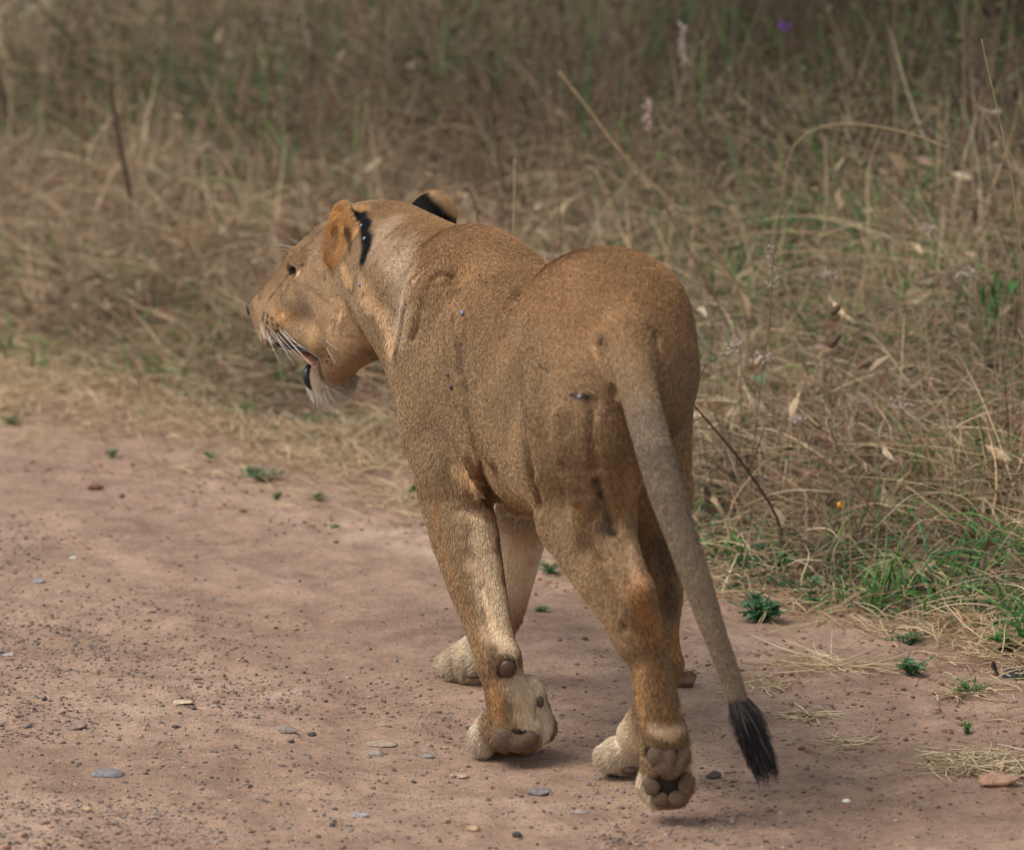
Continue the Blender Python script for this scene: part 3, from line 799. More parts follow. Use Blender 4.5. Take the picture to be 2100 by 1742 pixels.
# long ear fringe
def fringe(cc, fr, r, nn, colr_, ln_):
    nrm, sd, up = fr; a = rng.uniform(0, 2 * math.pi, nn); q = rng.uniform(.66, 1.0, nn)
    base = cc + (sd * np.cos(a)[:, None] * .82 + up * np.sin(a)[:, None]) * (r * q)[:, None] * .95 + nrm * r * .02
    d = -(sd * np.cos(a)[:, None] + up * np.sin(a)[:, None]) * .55 + nrm * .55 + up * .1 + rng.normal(0, .3, (nn, 3))
    l = ln_ * rng.uniform(.6, 1.2, nn)
    pts = base[:, None] + l[:, None, None] * (kb[None, :, None] * d[:, None] + (kb ** 2)[None, :, None] * np.array([0, 0, -.35]))
    c = np.array(colr_) * rng.uniform(.45, 1.7, (nn, 1))
    return pts, np.tile(np.array([.0005, .00045, .0003, .0001]), (nn, 1)), c
f1 = fringe(EL_C, EL, .062, 4600, srgb(196, 150, 94), .019)
f2 = fringe(ER_C, ER, .056, 600, srgb(196, 150, 94), .014)
curves_obj('ear_hair', *[np.concatenate([a, b]) for a, b in zip(f1, f2)], m_fur, lion)
# ticks in the coat
m_tick = shiny('tick', srgb(120, 128, 150), .3, .5, bump=0); m_tick_d = shiny('tick_dark', srgb(66, 58, 64), .35, .5, bump=0)
for x, y, r, mm in ((948, 646, 4.5, m_tick), (928, 795, 4.2, m_tick_d), (922, 771, 3, m_tick_d), (742, 584, 3.6, m_tick), (744, 466, 3, m_tick), (751, 492, 3.4, m_tick), (985, 569, 2.6, m_tick_d), (1000, 584, 2.8, m_tick_d), (1015, 571, 2.6, m_tick_d), (673, 738, 3, m_tick_d), (682, 744, 2.6, m_tick_d), (677, 728, 2.6, m_tick_d)):
    p, n_ = hit(x, y); s_ = r * p[1] / F_PX
    sdf_mesh('tick', [(p + n_ * .005, (s_, s_ * 1.3, s_ * .9), axes_to(n_ + VD))], mm, lion, vox=.0011)
# ------------------------------------------------------------------ ground: dirt road and grass bank
EDGE = np.array([(2.6, 7.3), (.94, 9.98), (.40, 10.55), (-.21, 11.85), (-1.26, 13.16), (-3.2, 15.9), (-8, 23)])
def edge_dist(x, y):
    """signed distance to the road's edge, positive on the bank"""
    p = np.stack([x, y], -1); best = np.full(p.shape[:-1], 1e9); sg = np.zeros(p.shape[:-1])
    for a, b in zip(EDGE, EDGE[1:]):
        ab = b - a; t = np.clip(((p - a) @ ab) / (ab @ ab), 0, 1)
        q = p - a - t[..., None] * ab; d = np.linalg.norm(q, axis=-1)
        s = ab[1] * (p[..., 0] - a[0]) - ab[0] * (p[..., 1] - a[1])
        m = d < best; best = np.where(m, d, best); sg = np.where(m, np.sign(s), sg)
    return best * sg
FEET = [G(1055, 1545), G(935, 1392), G(1270, 1590)]
def ground_z(x, y, fine=True):
    x = np.asarray(x, float); y = np.asarray(y, float)
    p = np.stack([x, y, np.zeros_like(x)], -1)
    e = edge_dist(x, y) + (fbm(p, 1.6, 3) - .5) * .5
    bank = .06 * sstep(-.05, .9, e) + .075 * np.clip(e - .5, 0, 12) + .11 * np.clip(e - 2.2, 0, 9)
    al = (-.51 * x + .86 * y); ac = .86 * x + .51 * y
    z = (fbm(p, .9, 2) - .5) * .018
    if fine:
        pr = np.stack([ac * 9 + (fbm(p, 2, 2) - .5) * 2.5, al * 1.1, np.zeros_like(x)], -1)
        z = z + (vnoise(pr, 1) - .5) * .012 + (vnoise(pr * np.array([3.1, 1.6, 1]), 1) - .5) * .006 + (fbm(p, 9, 3) - .5) * .013 + (fbm(p, 30, 3) - .5) * .010
        z = z + np.maximum(0, vnoise(p + 3.3, 22) - .72) * .035
    near = np.zeros_like(x)
    for f in FEET: near = np.maximum(near, sstep(.45, .12, np.hypot(x - f[0], y - f[1])))
    z = z * (1 - .75 * near) - .004
    return z + bank, e
def graded(a, f0, f1, b, h, gr):
    m = np.arange(f0, f1 + h / 2, h); lo = [f0]; s = h
    while lo[-1] > a: s *= gr; lo.append(lo[-1] - s)
    hi = [m[-1]]; s = h
    while hi[-1] < b: s *= gr; hi.append(hi[-1] + s)
    return np.array(lo[:0:-1] + list(m) + hi[1:])
gx = graded(-900, -1.75, 1.45, 900, .0125, 1.13); gy = graded(-60, 7.85, 13.2, 1800, .014, 1.13)
GX, GY = np.meshgrid(gx, gy, indexing='ij')
GZ, GE = ground_z(GX, GY)
far = sstep(25, 60, np.hypot(GX, GY - 10)); GZ = GZ * (1 - far) + far * .9 * sstep(0, 1, GE)
gv = np.stack([GX, GY, GZ], -1).reshape(-1, 3)
nyg = len(gy); ia = (np.arange(len(gx) - 1)[:, None] * nyg + np.arange(nyg - 1)[None]).ravel()
gq = np.stack([ia, ia + nyg, ia + nyg + 1, ia + 1], 1)
qe = GE.reshape(-1)[gq].mean(1)

def soil_material(name, bankside):
    m, nt, b = new_mat(name); L = nt.links.new
    tc = node(nt, 'ShaderNodeTexCoord')
    def noise(s, d=6.0, r=.55):
        n_ = node(nt, 'ShaderNodeTexNoise', Scale=s, Detail=d, Roughness=r); L(tc.outputs['Object'], n_.inputs['Vector']); return n_
    def ramp(src, stops):
        r = node(nt, 'ShaderNodeValToRGB'); e = r.color_ramp.elements
        while len(e) < len(stops): e.new(.5)
        for el, (p_, c_) in zip(e, stops): el.position = p_; el.color = (*c_, 1)
        L(src, r.inputs[0]); return r
    def mixc(a, b_, f, mode='MIX'):
        x = node(nt, 'ShaderNodeMix', data_type='RGBA', blend_type=mode)
        if isinstance(f, float): x.inputs[0].default_value = f
        else: L(f, x.inputs[0])
        L(a, x.inputs[6]); L(b_, x.inputs[7]); return x.outputs[2]
    n1, n2, n3, n4 = noise(1.4, 5.0), noise(11), noise(70, 8.0, .65), noise(260, 4.0)
    if bankside:
        c = ramp(n2.outputs['Fac'], [(.3, (.062, .046, .034)), (.7, (.12, .090, .064))]).outputs[0]
    else:
        c1 = ramp(n1.outputs['Fac'], [(.32, (.295, .192, .134)), (.55, (.400, .268, .190)), (.72, (.470, .330, .240))]).outputs[0]
        c2 = ramp(n2.outputs['Fac'], [(.30, (.74, .71, .69)), (.62, (1.10, 1.09, 1.08))]).outputs[0]
        c = mixc(c1, c2, 1.0, 'MULTIPLY')
    c3 = ramp(n3.outputs['Fac'], [(.30, (.70, .68, .67)), (.48, (.98, .98, .98)), (.70, (1.16, 1.14, 1.12))]).outputs[0]
    c = mixc(c, c3, 1.0, 'MULTIPLY')
    # single dark and pale grains of grit
    vo = node(nt, 'ShaderNodeTexVoronoi', Scale=150.0); L(tc.outputs['Object'], vo.inputs['Vector'])
    sep = node(nt, 'ShaderNodeSeparateColor'); L(vo.outputs['Color'], sep.inputs[0])
    g1 = node(nt, 'ShaderNodeMath', operation='GREATER_THAN'); L(sep.outputs[0], g1.inputs[0]); g1.inputs[1].default_value = .86
    g2 = node(nt, 'ShaderNodeMath', operation='LESS_THAN'); L(vo.outputs['Distance'], g2.inputs[0]); g2.inputs[1].default_value = .30
    gm = node(nt, 'ShaderNodeMath', operation='MULTIPLY'); L(g1.outputs[0], gm.inputs[0]); L(g2.outputs[0], gm.inputs[1])
    gc = ramp(sep.outputs[1], [(.55, (.10, .085, .08)), (.9, (.30, .24, .20))]).outputs[0]
    c = mixc(c, gc, gm.outputs[0])
    L(c, b.inputs['Base Color'])
    b.inputs['Roughness'].default_value = .92; b.inputs['Specular IOR Level'].default_value = .15
    ad = node(nt, 'ShaderNodeMath', operation='ADD'); L(n3.outputs['Fac'], ad.inputs[0]); L(n4.outputs['Fac'], ad.inputs[1])
    ad2 = node(nt, 'ShaderNodeMath', operation='ADD'); L(ad.outputs[0], ad2.inputs[0]); L(gm.outputs[0], ad2.inputs[1])
    bp = node(nt, 'ShaderNodeBump', Strength=.75, Distance=.007); L(ad2.outputs[0], bp.inputs['Height']); L(bp.outputs[0], b.inputs['Normal'])
    return m
m_road = soil_material('dirt', False); m_bank = soil_material('bank_soil', True)
def submesh(name, sel, mat):
    q = gq[sel]; u, inv = np.unique(q, return_inverse=True)
    o = np_mesh(name, gv[u], inv.reshape(-1, 4), mat); o['kind'] = 'structure'; return o
road = submesh('dirt_road', qe < .16, m_road)
bank = submesh('ground', qe >= .16, m_bank)

# ------------------------------------------------------------------ stones and gravel
ICO = None
def ico_pts():
    bm = bmesh.new(); bmesh.ops.create_icosphere(bm, subdivisions=1, radius=1)
    v = np.array([x.co[:] for x in bm.verts]); f = np.array([[y.index for y in x.verts] for x in bm.faces]); bm.free(); return v, f
def ico2():
    bm = bmesh.new(); bmesh.ops.create_icosphere(bm, subdivisions=3, radius=1)
    v = np.array([x.co[:] for x in bm.verts]); f = np.array([[y.index for y in x.verts] for x in bm.faces]); bm.free(); return v, f
IV, IF = ico_pts(); IV2, IF2 = ico2()
def gravel_field(nmb, name, size, color_pick, dens):
    xs, ys = [], []
    while len(xs) < nmb:
        k = nmb * 3; y = rng.uniform(7.9, 13.5, k); x = rng.uniform(-1.0, 1.0, k) * (.11 * y + .45)
        e = edge_dist(x, y); pc = fbm(np.stack([x, y, 0 * x], -1), 3.1, 3)
        ok = rng.random(k) < dens(x, y, e, pc); xs += list(x[ok]); ys += list(y[ok])
    x = np.array(xs[:nmb]); y = np.array(ys[:nmb]); z = ground_z(x, y)[0]
    s = size(nmb); sc3 = s[:, None] * rng.uniform(.7, 1.35, (nmb, 3)) * np.array([1, 1, .62])
    v = IV[None] * (1 + rng.uniform(-.22, .22, (nmb, 12, 1))) * sc3[:, None]
    a = rng.uniform(0, 2 * math.pi, nmb); ca_, sa_ = np.cos(a)[:, None], np.sin(a)[:, None]
    vx = v[..., 0] * ca_ - v[..., 1] * sa_; vy = v[..., 0] * sa_ + v[..., 1] * ca_
    V = np.stack([vx + x[:, None], vy + y[:, None], v[..., 2] + (z + sc3[:, 2] * .25)[:, None]], -1).reshape(-1, 3)
    Fq = (IF[None] + 12 * np.arange(nmb)[:, None, None]).reshape(-1, 3)
    o = np_mesh(name, V, Fq, m_gravel, smooth=False, n=3); o['kind'] = 'stuff'
    c = np.repeat(color_pick(nmb), 12, 0); c4 = np.ones((len(c), 4), np.float32); c4[:, :3] = c
    at = o.data.color_attributes.new('tint', 'FLOAT_COLOR', 'POINT'); at.data.foreach_set('color', c4.ravel())
    return o
def stone_mat():
    m, nt, b = new_mat('gravel'); L = nt.links.new
    at = node(nt, 'ShaderNodeAttribute', attribute_name='tint'); L(at.outputs['Color'], b.inputs['Base Color'])
    b.inputs['Roughness'].default_value = .85; b.inputs['Specular IOR Level'].default_value = .25
    return m
m_gravel = stone_mat()
GC = np.array([srgb(92, 84, 82), srgb(112, 102, 98), srgb(84, 75, 72), srgb(150, 122, 104), srgb(160, 132, 110), srgb(98, 74, 60), srgb(150, 142, 138)])
def gcol(n_): return GC[rng.choice(7, n_, p=[.24, .2, .10, .17, .13, .10, .06])] * rng.uniform(.8, 1.4, (n_, 1)) * .8 + np.array([.06, .042, .03])
def clod(n_): return np.array([srgb(140, 104, 84), srgb(120, 86, 68), srgb(158, 122, 98)])[rng.choice(3, n_)] * rng.uniform(.75, 1.15, (n_, 1))
gravel = gravel_field(46000, 'gravel', lambda k: .0010 + .0038 * rng.random(k) ** 3.0, gcol,
    lambda x, y, e, pc: sstep(-.6, -1.7, e) ** 1.2 * (.2 + .8 * sstep(.38, .6, pc)) + .03 * (e < -.05) + .06 * sstep(.58, .7, pc) * (e < 0))
tag(gravel, 'loose grey gravel scattered over the dirt road')
clods = gravel_field(4200, 'soil_crumbs', lambda k: .0018 + .005 * rng.random(k) ** 3, clod,
    lambda x, y, e, pc: (.15 + .8 * sstep(-.9, -.2, e)) * sstep(.45, .62, pc) * (e < .2))
tag(clods, 'reddish soil crumbs on the dirt road')

def stone(px, py, w, h, colr_, label, name='stone', group=None, flat=.6, seed=0, rough=.85):
    c = G(px, py, .0); c[2] = ground_z(c[:1], c[1:2])[0][0]
    s = c[1] / F_PX; r = np.random.default_rng(seed + int(px * 7 + py))
    rx = w * s / 2; rz = max(.004, h * s / 2 / .98)
    ry = rx * r.uniform(.7, 1.0)
    v = IV2.copy()
    nz = fbm(v + r.random(3) * 50, 1.3, 3)[:, None] - .5
    v = v * (1 + .55 * nz)
    # flatten a few facets, as broken stone has
    for _ in range(9):
        n_ = r.normal(0, 1, 3); n_ /= np.linalg.norm(n_); lim = r.uniform(.55, .85)
        ex = np.maximum(0, v @ n_ - lim); v = v - ex[:, None] * n_ * .85
    v = v * np.array([rx, ry, rz])
    a = r.uniform(-.5, .5); R = np.array([[math.cos(a), -math.sin(a), 0], [math.sin(a), math.cos(a), 0], [0, 0, 1]])
    v = v @ R.T
    key = 'stone_%d_%d_%d' % tuple(int(255 * q) for q in colr_)
    m = bpy.data.materials.get(key) or plain_mat(key, colr_, rough, .25, .35, 90, .5)
    o = mesh_obj(name, v, IF2.tolist(), m)
    o.location = (c[0], c[1], c[2] + rz * .35)
    tag(o, label, 'stone', group); return o
GREY, PALE, TAN, DARK, BRN = srgb(124, 118, 118), srgb(165, 152, 142), srgb(176, 146, 118), srgb(84, 76, 74), srgb(112, 84, 66)
for a in (
    (1405, 1408, 62, 46, BRN, 'brown angular rock sitting just behind the lioness\'s hind foot', 'rock'),
    (2045, 1612, 95, 28, srgb(170, 132, 108), 'flat pinkish slab of stone beside the pale straw at the bottom right', 'slab'),
    (1105, 1622, 58, 20, GREY, 'grey flat stone in the dirt below the planted front paw', 'stone'),
    (1462, 1588, 40, 20, DARK, 'dark stone lying between the lifted hind paw and the tail tuft', 'stone'),
    (218, 1588, 78, 22, GREY, 'long grey stone half sunk in the gravel at the lower left', 'stone'),
    (590, 1503, 42, 20, srgb(140, 128, 118), 'low greyish stone in the middle of the road left of the front paw', 'stone'),
    (772, 1540, 40, 18, srgb(150, 138, 126), 'broken stone edge in the road, nearest the front paw on its left', 'stone'),
    (780, 1522, 70, 10, srgb(158, 138, 120), 'long thin pale ridge of rock showing through the dirt', 'stone'),
    (740, 1670, 44, 16, srgb(150, 148, 150), 'pale blue grey stone near the bottom centre of the road', 'stone'),
    (970, 1705, 30, 20, TAN, 'round tan pebble at the bottom edge under the front paw', 'pebble'),
    (1060, 1718, 24, 18, DARK, 'dark pebble at the bottom edge right of the tan pebble', 'pebble'),
    (120, 1670, 24, 18, srgb(120, 98, 82), 'brown pebble at the bottom left, left of a paler twin', 'pebble'),
    (178, 1664, 24, 18, TAN, 'pale round pebble at the bottom left, right of a browner twin', 'pebble'),
    (195, 1003, 42, 20, srgb(120, 86, 74), 'reddish lump of rock far back on the road at the left', 'stone'),
    (250, 1017, 16, 12, srgb(92, 66, 58), 'small dark red stone right of the far reddish lump', 'stone'),
    (152, 1143, 24, 8, srgb(176, 170, 166), 'pale chip of stone at the left middle of the road', 'stone'),
    (80, 1196, 26, 9, srgb(146, 146, 152), 'bluish flat stone at the left edge of the road', 'stone'),
    (372, 1440, 48, 9, srgb(190, 166, 142), 'flat cream stone on the road above the gravel patch', 'stone'),
    (945, 1588, 48, 11, srgb(176, 150, 128), 'flat buff stone left below the planted front paw', 'stone'),
    (875, 1548, 34, 12, srgb(140, 132, 128), 'small grey flake of stone just left of the front paw', 'stone'),
    (1190, 1660, 40, 14, srgb(156, 140, 130), 'dull grey stone below the hind paws at the bottom', 'stone'),
    (160, 1495, 46, 20, srgb(134, 118, 108), 'rounded greyish stone at the left, above the long sunk one', 'stone'),
    (58, 1492, 26, 12, srgb(128, 118, 112), 'small grey stone at the left edge in the gravel', 'stone'),
    (20, 1340, 40, 8, srgb(166, 160, 160), 'thin pale stone cut by the left edge of the picture', 'stone'),
    (566, 1650, 26, 14, srgb(140, 112, 92), 'brown lump in the gravel left of the bottom centre', 'stone'),
    (1735, 1640, 22, 8, srgb(214, 206, 200), 'tiny white chip on the dirt below the straw at right', 'chip'),
    (690, 1112, 14, 10, srgb(90, 70, 62), 'dark crumb of stone on the road under the chin', 'stone'),
    (500, 1050, 18, 12, srgb(104, 76, 64), 'red brown stone on the road near the verge weeds', 'stone'),
    (640, 1500, 20, 10, DARK, 'small dark stone beside the low greyish one mid road', 'stone'),
): stone(*a)
sr = np.random.default_rng(5)
cnt = 0
while cnt < 90:                              # small loose stones nobody could tell apart
    px, py = sr.uniform(0, 1500), sr.uniform(1050, 1735)
    g = G(px, py); e = float(edge_dist(g[:1], g[1:2])[0])
    if e > -.25 or sr.random() > .25 + .75 * float(sstep(-.7, -1.6, np.array(e))): continue
    w = sr.uniform(7, 15)
    stone(px, py, w, w * .7, [GREY, DARK, TAN, BRN, DARK][cnt % 5], 'small loose stone among the gravel on the dirt road', 'pebble', 'small loose stones on the road', seed=cnt)
    cnt += 1
# ------------------------------------------------------------------ grass bank
m_dry = strand_mat('dry_grass', .95, .75, .12, .62)
m_green = strand_mat('green_grass', 1.15, .55, .25, .7)
def scatter(nmb, y0, y1, emin, dens=None, marg=1.25):
    xs, ys, es = [], [], []; tot = 0
    while tot < nmb:
        k = nmb * 2; y = y0 + (y1 - y0) * rng.random(k); w = .098 * y + marg
        x = rng.uniform(-1, 1, k) * w
        keep = rng.random(k) < w / (.098 * y1 + marg); x, y = x[keep], y[keep]
        e = edge_dist(x, y) + (fbm(np.stack([x, y, 0 * x], -1), 1.6, 3) - .5) * .5
        ok = e > emin
        if dens is not None: ok &= rng.random(len(x)) < dens(x, y, e)
        xs.append(x[ok]); ys.append(y[ok]); es.append(e[ok]); tot += int(ok.sum())
    return np.concatenate(xs)[:nmb], np.concatenate(ys)[:nmb], np.concatenate(es)[:nmb]
def blades(x, y, length, lean, droop, k=6, wob=.05, zoff=0.0):
    n_ = len(x); z = ground_z(x, y, False)[0]
    a = rng.uniform(0, 2 * math.pi, n_); dirh = np.stack([np.cos(a), np.sin(a), 0 * a], 1)
    t = np.linspace(0, 1, k)
    hor = length * np.sin(lean); ver = length * np.cos(lean)
    p = np.zeros((n_, k, 3))
    p += np.stack([x, y, z + zoff], 1)[:, None]
    p += (hor[:, None] * t + (length * droop)[:, None] * t ** 2.4 * .8)[..., None] * dirh[:, None]
    p[..., 2] += ver[:, None] * t - (length * droop)[:, None] * t ** 3 * .75
    b = rng.normal(0, 1, (n_, 3)); b[:, 2] *= .4
    p += (np.sin(t * math.pi * rng.uniform(.8, 2.2, n_)[:, None] + rng.uniform(0, 6, n_)[:, None]) * t)[..., None] * (b * (length * wob)[:, None])[:, None]
    zg = (z + .004)[:, None]; p[..., 2] = np.maximum(p[..., 2], zg)
    return p
def tone(x, y, e):
    return np.stack([x, y, 0 * x], -1)
DRY = np.array([srgb(206, 178, 136), srgb(190, 160, 122), srgb(172, 142, 110), srgb(146, 118, 94), srgb(216, 192, 154), srgb(160, 120, 92)])
def dry_colour(x, y, e):
    n_ = len(x)
    c = DRY[rng.choice(6, n_, p=[.22, .24, .2, .14, .1, .1])] * rng.uniform(.6, 1.2, (n_, 1))
    p = tone(x, y, e)
    pt = sstep(.42, .62, fbm(p, .75, 3))                       # patches of darker stems
    patch_shade = np.clip(.25 * pt + .88 * sstep(.9, 3.8, e + (fbm(p + 8, .5, 2) - .5) * 2.2), 0, .92)  # shade at the back of the bank painted into the grass colour
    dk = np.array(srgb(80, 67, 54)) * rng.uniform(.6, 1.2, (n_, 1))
    c = c + (dk - c) * patch_shade[:, None]
    c = c * (.55 + .9 * fbm(p + 31, 2.4, 3))[:, None]
    l = c.mean(1, keepdims=True); return (l + (c - l) * .86) * 1.2
def hgt(x, y, e):
    return .05 + .24 * sstep(.0, .7, e) + .24 * sstep(.6, 2.2, e) + .32 * sstep(2.4, 6, e)
def patchy(s, lo, hi, off=0):
    return lambda x, y, e: sstep(lo, hi, fbm(np.stack([x, y, 0 * x + off], -1), s, 3))
def leaf_cloud(name, x, y, zz, size, cols, label, mat, up=.4):
    n_ = len(x); z = ground_z(x, y, False)[0] + zz
    d = rng.normal(0, 1, (n_, 3)); d[:, 2] = np.abs(d[:, 2]) * up; d /= np.linalg.norm(d, axis=1, keepdims=True)
    s = np.cross(d, rng.normal(0, 1, (n_, 3))); s /= np.linalg.norm(s, axis=1, keepdims=True); nn = np.cross(d, s)
    o = np.stack([x, y, z], 1)
    a = o; b_ = o + d * (size * .5)[:, None] + s * (size * .17)[:, None] + nn * (size * .05)[:, None]; c = o + d * size[:, None] - nn * (size * .08)[:, None]; e_ = o + d * (size * .5)[:, None] - s * (size * .17)[:, None] + nn * (size * .05)[:, None]
    V = np.stack([a, b_, c, e_], 1).reshape(-1, 3); Q = np.arange(4 * n_).reshape(-1, 4)
    ob = np_mesh(name, V, Q, mat, smooth=False)
    c4 = np.ones((4 * n_, 4), np.float32); c4[:, :3] = np.repeat(cols, 4, 0)
    at = ob.data.color_attributes.new('tint', 'FLOAT_COLOR', 'POINT'); at.data.foreach_set('color', c4.ravel())
    tag(ob, label, kind='stuff'); return ob
def tint_mat(name, rough=.55, spec=.3, trans=.25):
    m, nt, b = new_mat(name); L = nt.links.new
    at = node(nt, 'ShaderNodeAttribute', attribute_name='tint'); L(at.outputs['Color'], b.inputs['Base Color'])
    b.inputs['Roughness'].default_value = rough; b.inputs['Specular IOR Level'].default_value = spec
    tr = node(nt, 'ShaderNodeBsdfTranslucent'); L(at.outputs['Color'], tr.inputs['Color'])
    mx = node(nt, 'ShaderNodeMixShader'); mx.inputs[0].default_value = trans
    L(b.outputs[0], mx.inputs[1]); L(tr.outputs[0], mx.inputs[2]); L(mx.outputs[0], nt.nodes['Material Output'].inputs['Surface'])
    return m
m_leaf = tint_mat('leaf')
# 1: standing stems and arching blades, grown in tussocks
def tussocks(n_t, per, y0, y1, emin, dens, spread):
    cx, cy, ce = scatter(n_t, y0, y1, emin, dens)
    k = rng.integers(per[0], per[1], n_t); i = np.repeat(np.arange(n_t), k); n_ = len(i)
    sp = rng.uniform(spread[0], spread[1], n_t)[i]
    x = cx[i] + rng.normal(0, 1, n_) * sp; y = cy[i] + rng.normal(0, 1, n_) * sp
    return x, y, ce[i], i, n_t
x, y, e, ti_, nt0 = tussocks(4600, (10, 38), 9.45, 22.5, .06, lambda x, y, e: .25 + .75 * sstep(0, .5, e), (.02, .07))
lenf = rng.uniform(.5, 1.45, nt0)[ti_]; leanf = np.abs(rng.normal(.12, .22, nt0))[ti_]; toneF = rng.uniform(.62, 1.3, (nt0, 1))[ti_]; warm = rng.normal(0, .06, (nt0, 1))[ti_]
L1 = hgt(x, y, e) * lenf * rng.uniform(.5, 1.2, len(x))
p1 = blades(x, y, L1, leanf + np.abs(rng.normal(0, .22, len(x))), np.clip(rng.normal(.32, .35, len(x)), 0, 1.0), 6)
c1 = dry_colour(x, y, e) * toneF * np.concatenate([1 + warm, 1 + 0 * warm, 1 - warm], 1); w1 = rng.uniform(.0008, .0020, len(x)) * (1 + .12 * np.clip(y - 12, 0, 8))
x, y, e = scatter(39000, 9.3, 22.5, .03, lambda x, y, e: .25 + .75 * sstep(0, .5, e))
L1 = hgt(x, y, e) * rng.uniform(.45, 1.35, len(x)) * (.65 + .7 * fbm(np.stack([x, y, 0 * x], -1), 1.1, 2))
p2 = blades(x, y, L1, np.abs(rng.normal(0, .38, len(x))), np.clip(rng.normal(.45, .35, len(x)), 0, 1.1), 6)
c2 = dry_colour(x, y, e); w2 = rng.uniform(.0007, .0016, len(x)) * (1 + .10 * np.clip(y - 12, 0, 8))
# coarse old stems, nearly straight
x, y, e = scatter(2600, 9.6, 22.5, .25, lambda x, y, e: .3 + .7 * sstep(.2, 1, e))
L1 = hgt(x, y, e) * rng.uniform(.8, 1.7, len(x))
p3 = blades(x, y, L1, np.abs(rng.normal(0, .33, len(x))), np.clip(rng.normal(.06, .12, len(x)), 0, .5), 6, .025)
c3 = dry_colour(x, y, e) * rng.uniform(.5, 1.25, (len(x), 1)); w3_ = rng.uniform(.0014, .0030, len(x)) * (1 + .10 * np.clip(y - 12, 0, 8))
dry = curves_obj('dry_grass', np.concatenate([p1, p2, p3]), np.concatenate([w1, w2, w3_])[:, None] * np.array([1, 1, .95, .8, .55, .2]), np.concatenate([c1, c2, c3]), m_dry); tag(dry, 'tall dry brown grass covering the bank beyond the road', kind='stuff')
# 2: fallen, tangled straw between the stems
x, y, e = scatter(95000, 9.2, 19, -.02, lambda x, y, e: .2 + .8 * sstep(-.02, .35, e))
L2 = rng.uniform(.05, .30, len(x)) * (.5 + .5 * sstep(0, .6, e))
p = blades(x, y, L2, rng.uniform(.9, 1.65, len(x)), rng.uniform(-.1, .5, len(x)), 6, .11, zoff=rng.random(len(x)) ** 1.5 * hgt(x, y, e) * .75)
wd = rng.uniform(.0006, .0014, len(x)) * (1 + .10 * np.clip(y - 12, 0, 8))
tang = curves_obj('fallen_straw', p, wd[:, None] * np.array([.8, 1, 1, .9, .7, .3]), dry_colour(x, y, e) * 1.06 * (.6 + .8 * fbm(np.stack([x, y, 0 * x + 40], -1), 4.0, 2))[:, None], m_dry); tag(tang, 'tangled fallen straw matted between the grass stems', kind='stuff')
# broad flat dead leaves and broken pieces
x, y, e = scatter(15000, 9.4, 21, .08, lambda x, y, e: (.15 + .85 * sstep(.44, .6, fbm(np.stack([x, y, 0 * x + 60], -1), 2.0, 3))) * sstep(0, .5, e))
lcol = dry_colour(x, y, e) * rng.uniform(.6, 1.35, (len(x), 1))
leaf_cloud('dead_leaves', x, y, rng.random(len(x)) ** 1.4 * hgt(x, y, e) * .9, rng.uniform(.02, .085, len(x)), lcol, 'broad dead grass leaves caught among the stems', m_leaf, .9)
# 3: green blades in patches
GRN = np.array([srgb(78, 122, 54), srgb(104, 144, 72), srgb(60, 102, 50), srgb(126, 150, 88), srgb(66, 122, 76)])
x, y, e, ti_, nt0 = tussocks(4000, (5, 18), 9.4, 21, .04, lambda x, y, e: (.26 + sstep(.45, .60, fbm(np.stack([x, y, 0 * x + 4], -1), 1.3, 3))) * (.55 + .45 * sstep(-.6, .7, x)) * (1 - .75 * sstep(.3, -.2, x) * sstep(1.6, .8, e)) * (1 - .35 * sstep(2.5, 6, e)), (.012, .06))
L3 = (.08 + .85 * hgt(x, y, e)) * rng.uniform(.5, 1.2, nt0)[ti_] * rng.uniform(.5, 1.15, len(x))
p = blades(x, y, L3, np.abs(rng.normal(0, .30, len(x))), np.clip(rng.normal(.4, .3, len(x)), 0, 1), 6)
wd = rng.uniform(.0011, .0026, len(x)) * (1 + .08 * np.clip(y - 12, 0, 8))
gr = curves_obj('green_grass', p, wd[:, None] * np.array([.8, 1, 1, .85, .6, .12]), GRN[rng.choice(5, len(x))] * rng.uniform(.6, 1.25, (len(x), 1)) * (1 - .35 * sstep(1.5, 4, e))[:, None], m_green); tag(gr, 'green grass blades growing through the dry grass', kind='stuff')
# 4: short pale cut straw along the verge
x, y, e = scatter(24000, 9.0, 15.5, -.5, lambda x, y, e: np.exp(-((e - .10) / (.20 + .06 * (x < -.15))) ** 2) * (.25 + .75 * sstep(.42, .58, fbm(np.stack([x, y, 0 * x + 9], -1), 2.2, 3))) * (1 + .6 * sstep(0, -1, x)))
p = blades(x, y, rng.uniform(.02, .10, len(x)), rng.uniform(.9, 1.6, len(x)), rng.uniform(0, .4, len(x)), 5, .07, zoff=rng.random(len(x)) * .015)
pale = np.array([srgb(214, 190, 152), srgb(196, 170, 134), srgb(176, 150, 118)])[rng.choice(3, len(x))] * rng.uniform(.7, 1.15, (len(x), 1))
st = curves_obj('verge_straw', p, rng.uniform(.0006, .0013, len(x))[:, None] * np.array([.8, 1, 1, .8, .4]), pale, m_dry); tag(st, 'short pale straw lying along the edge of the road', kind='stuff')
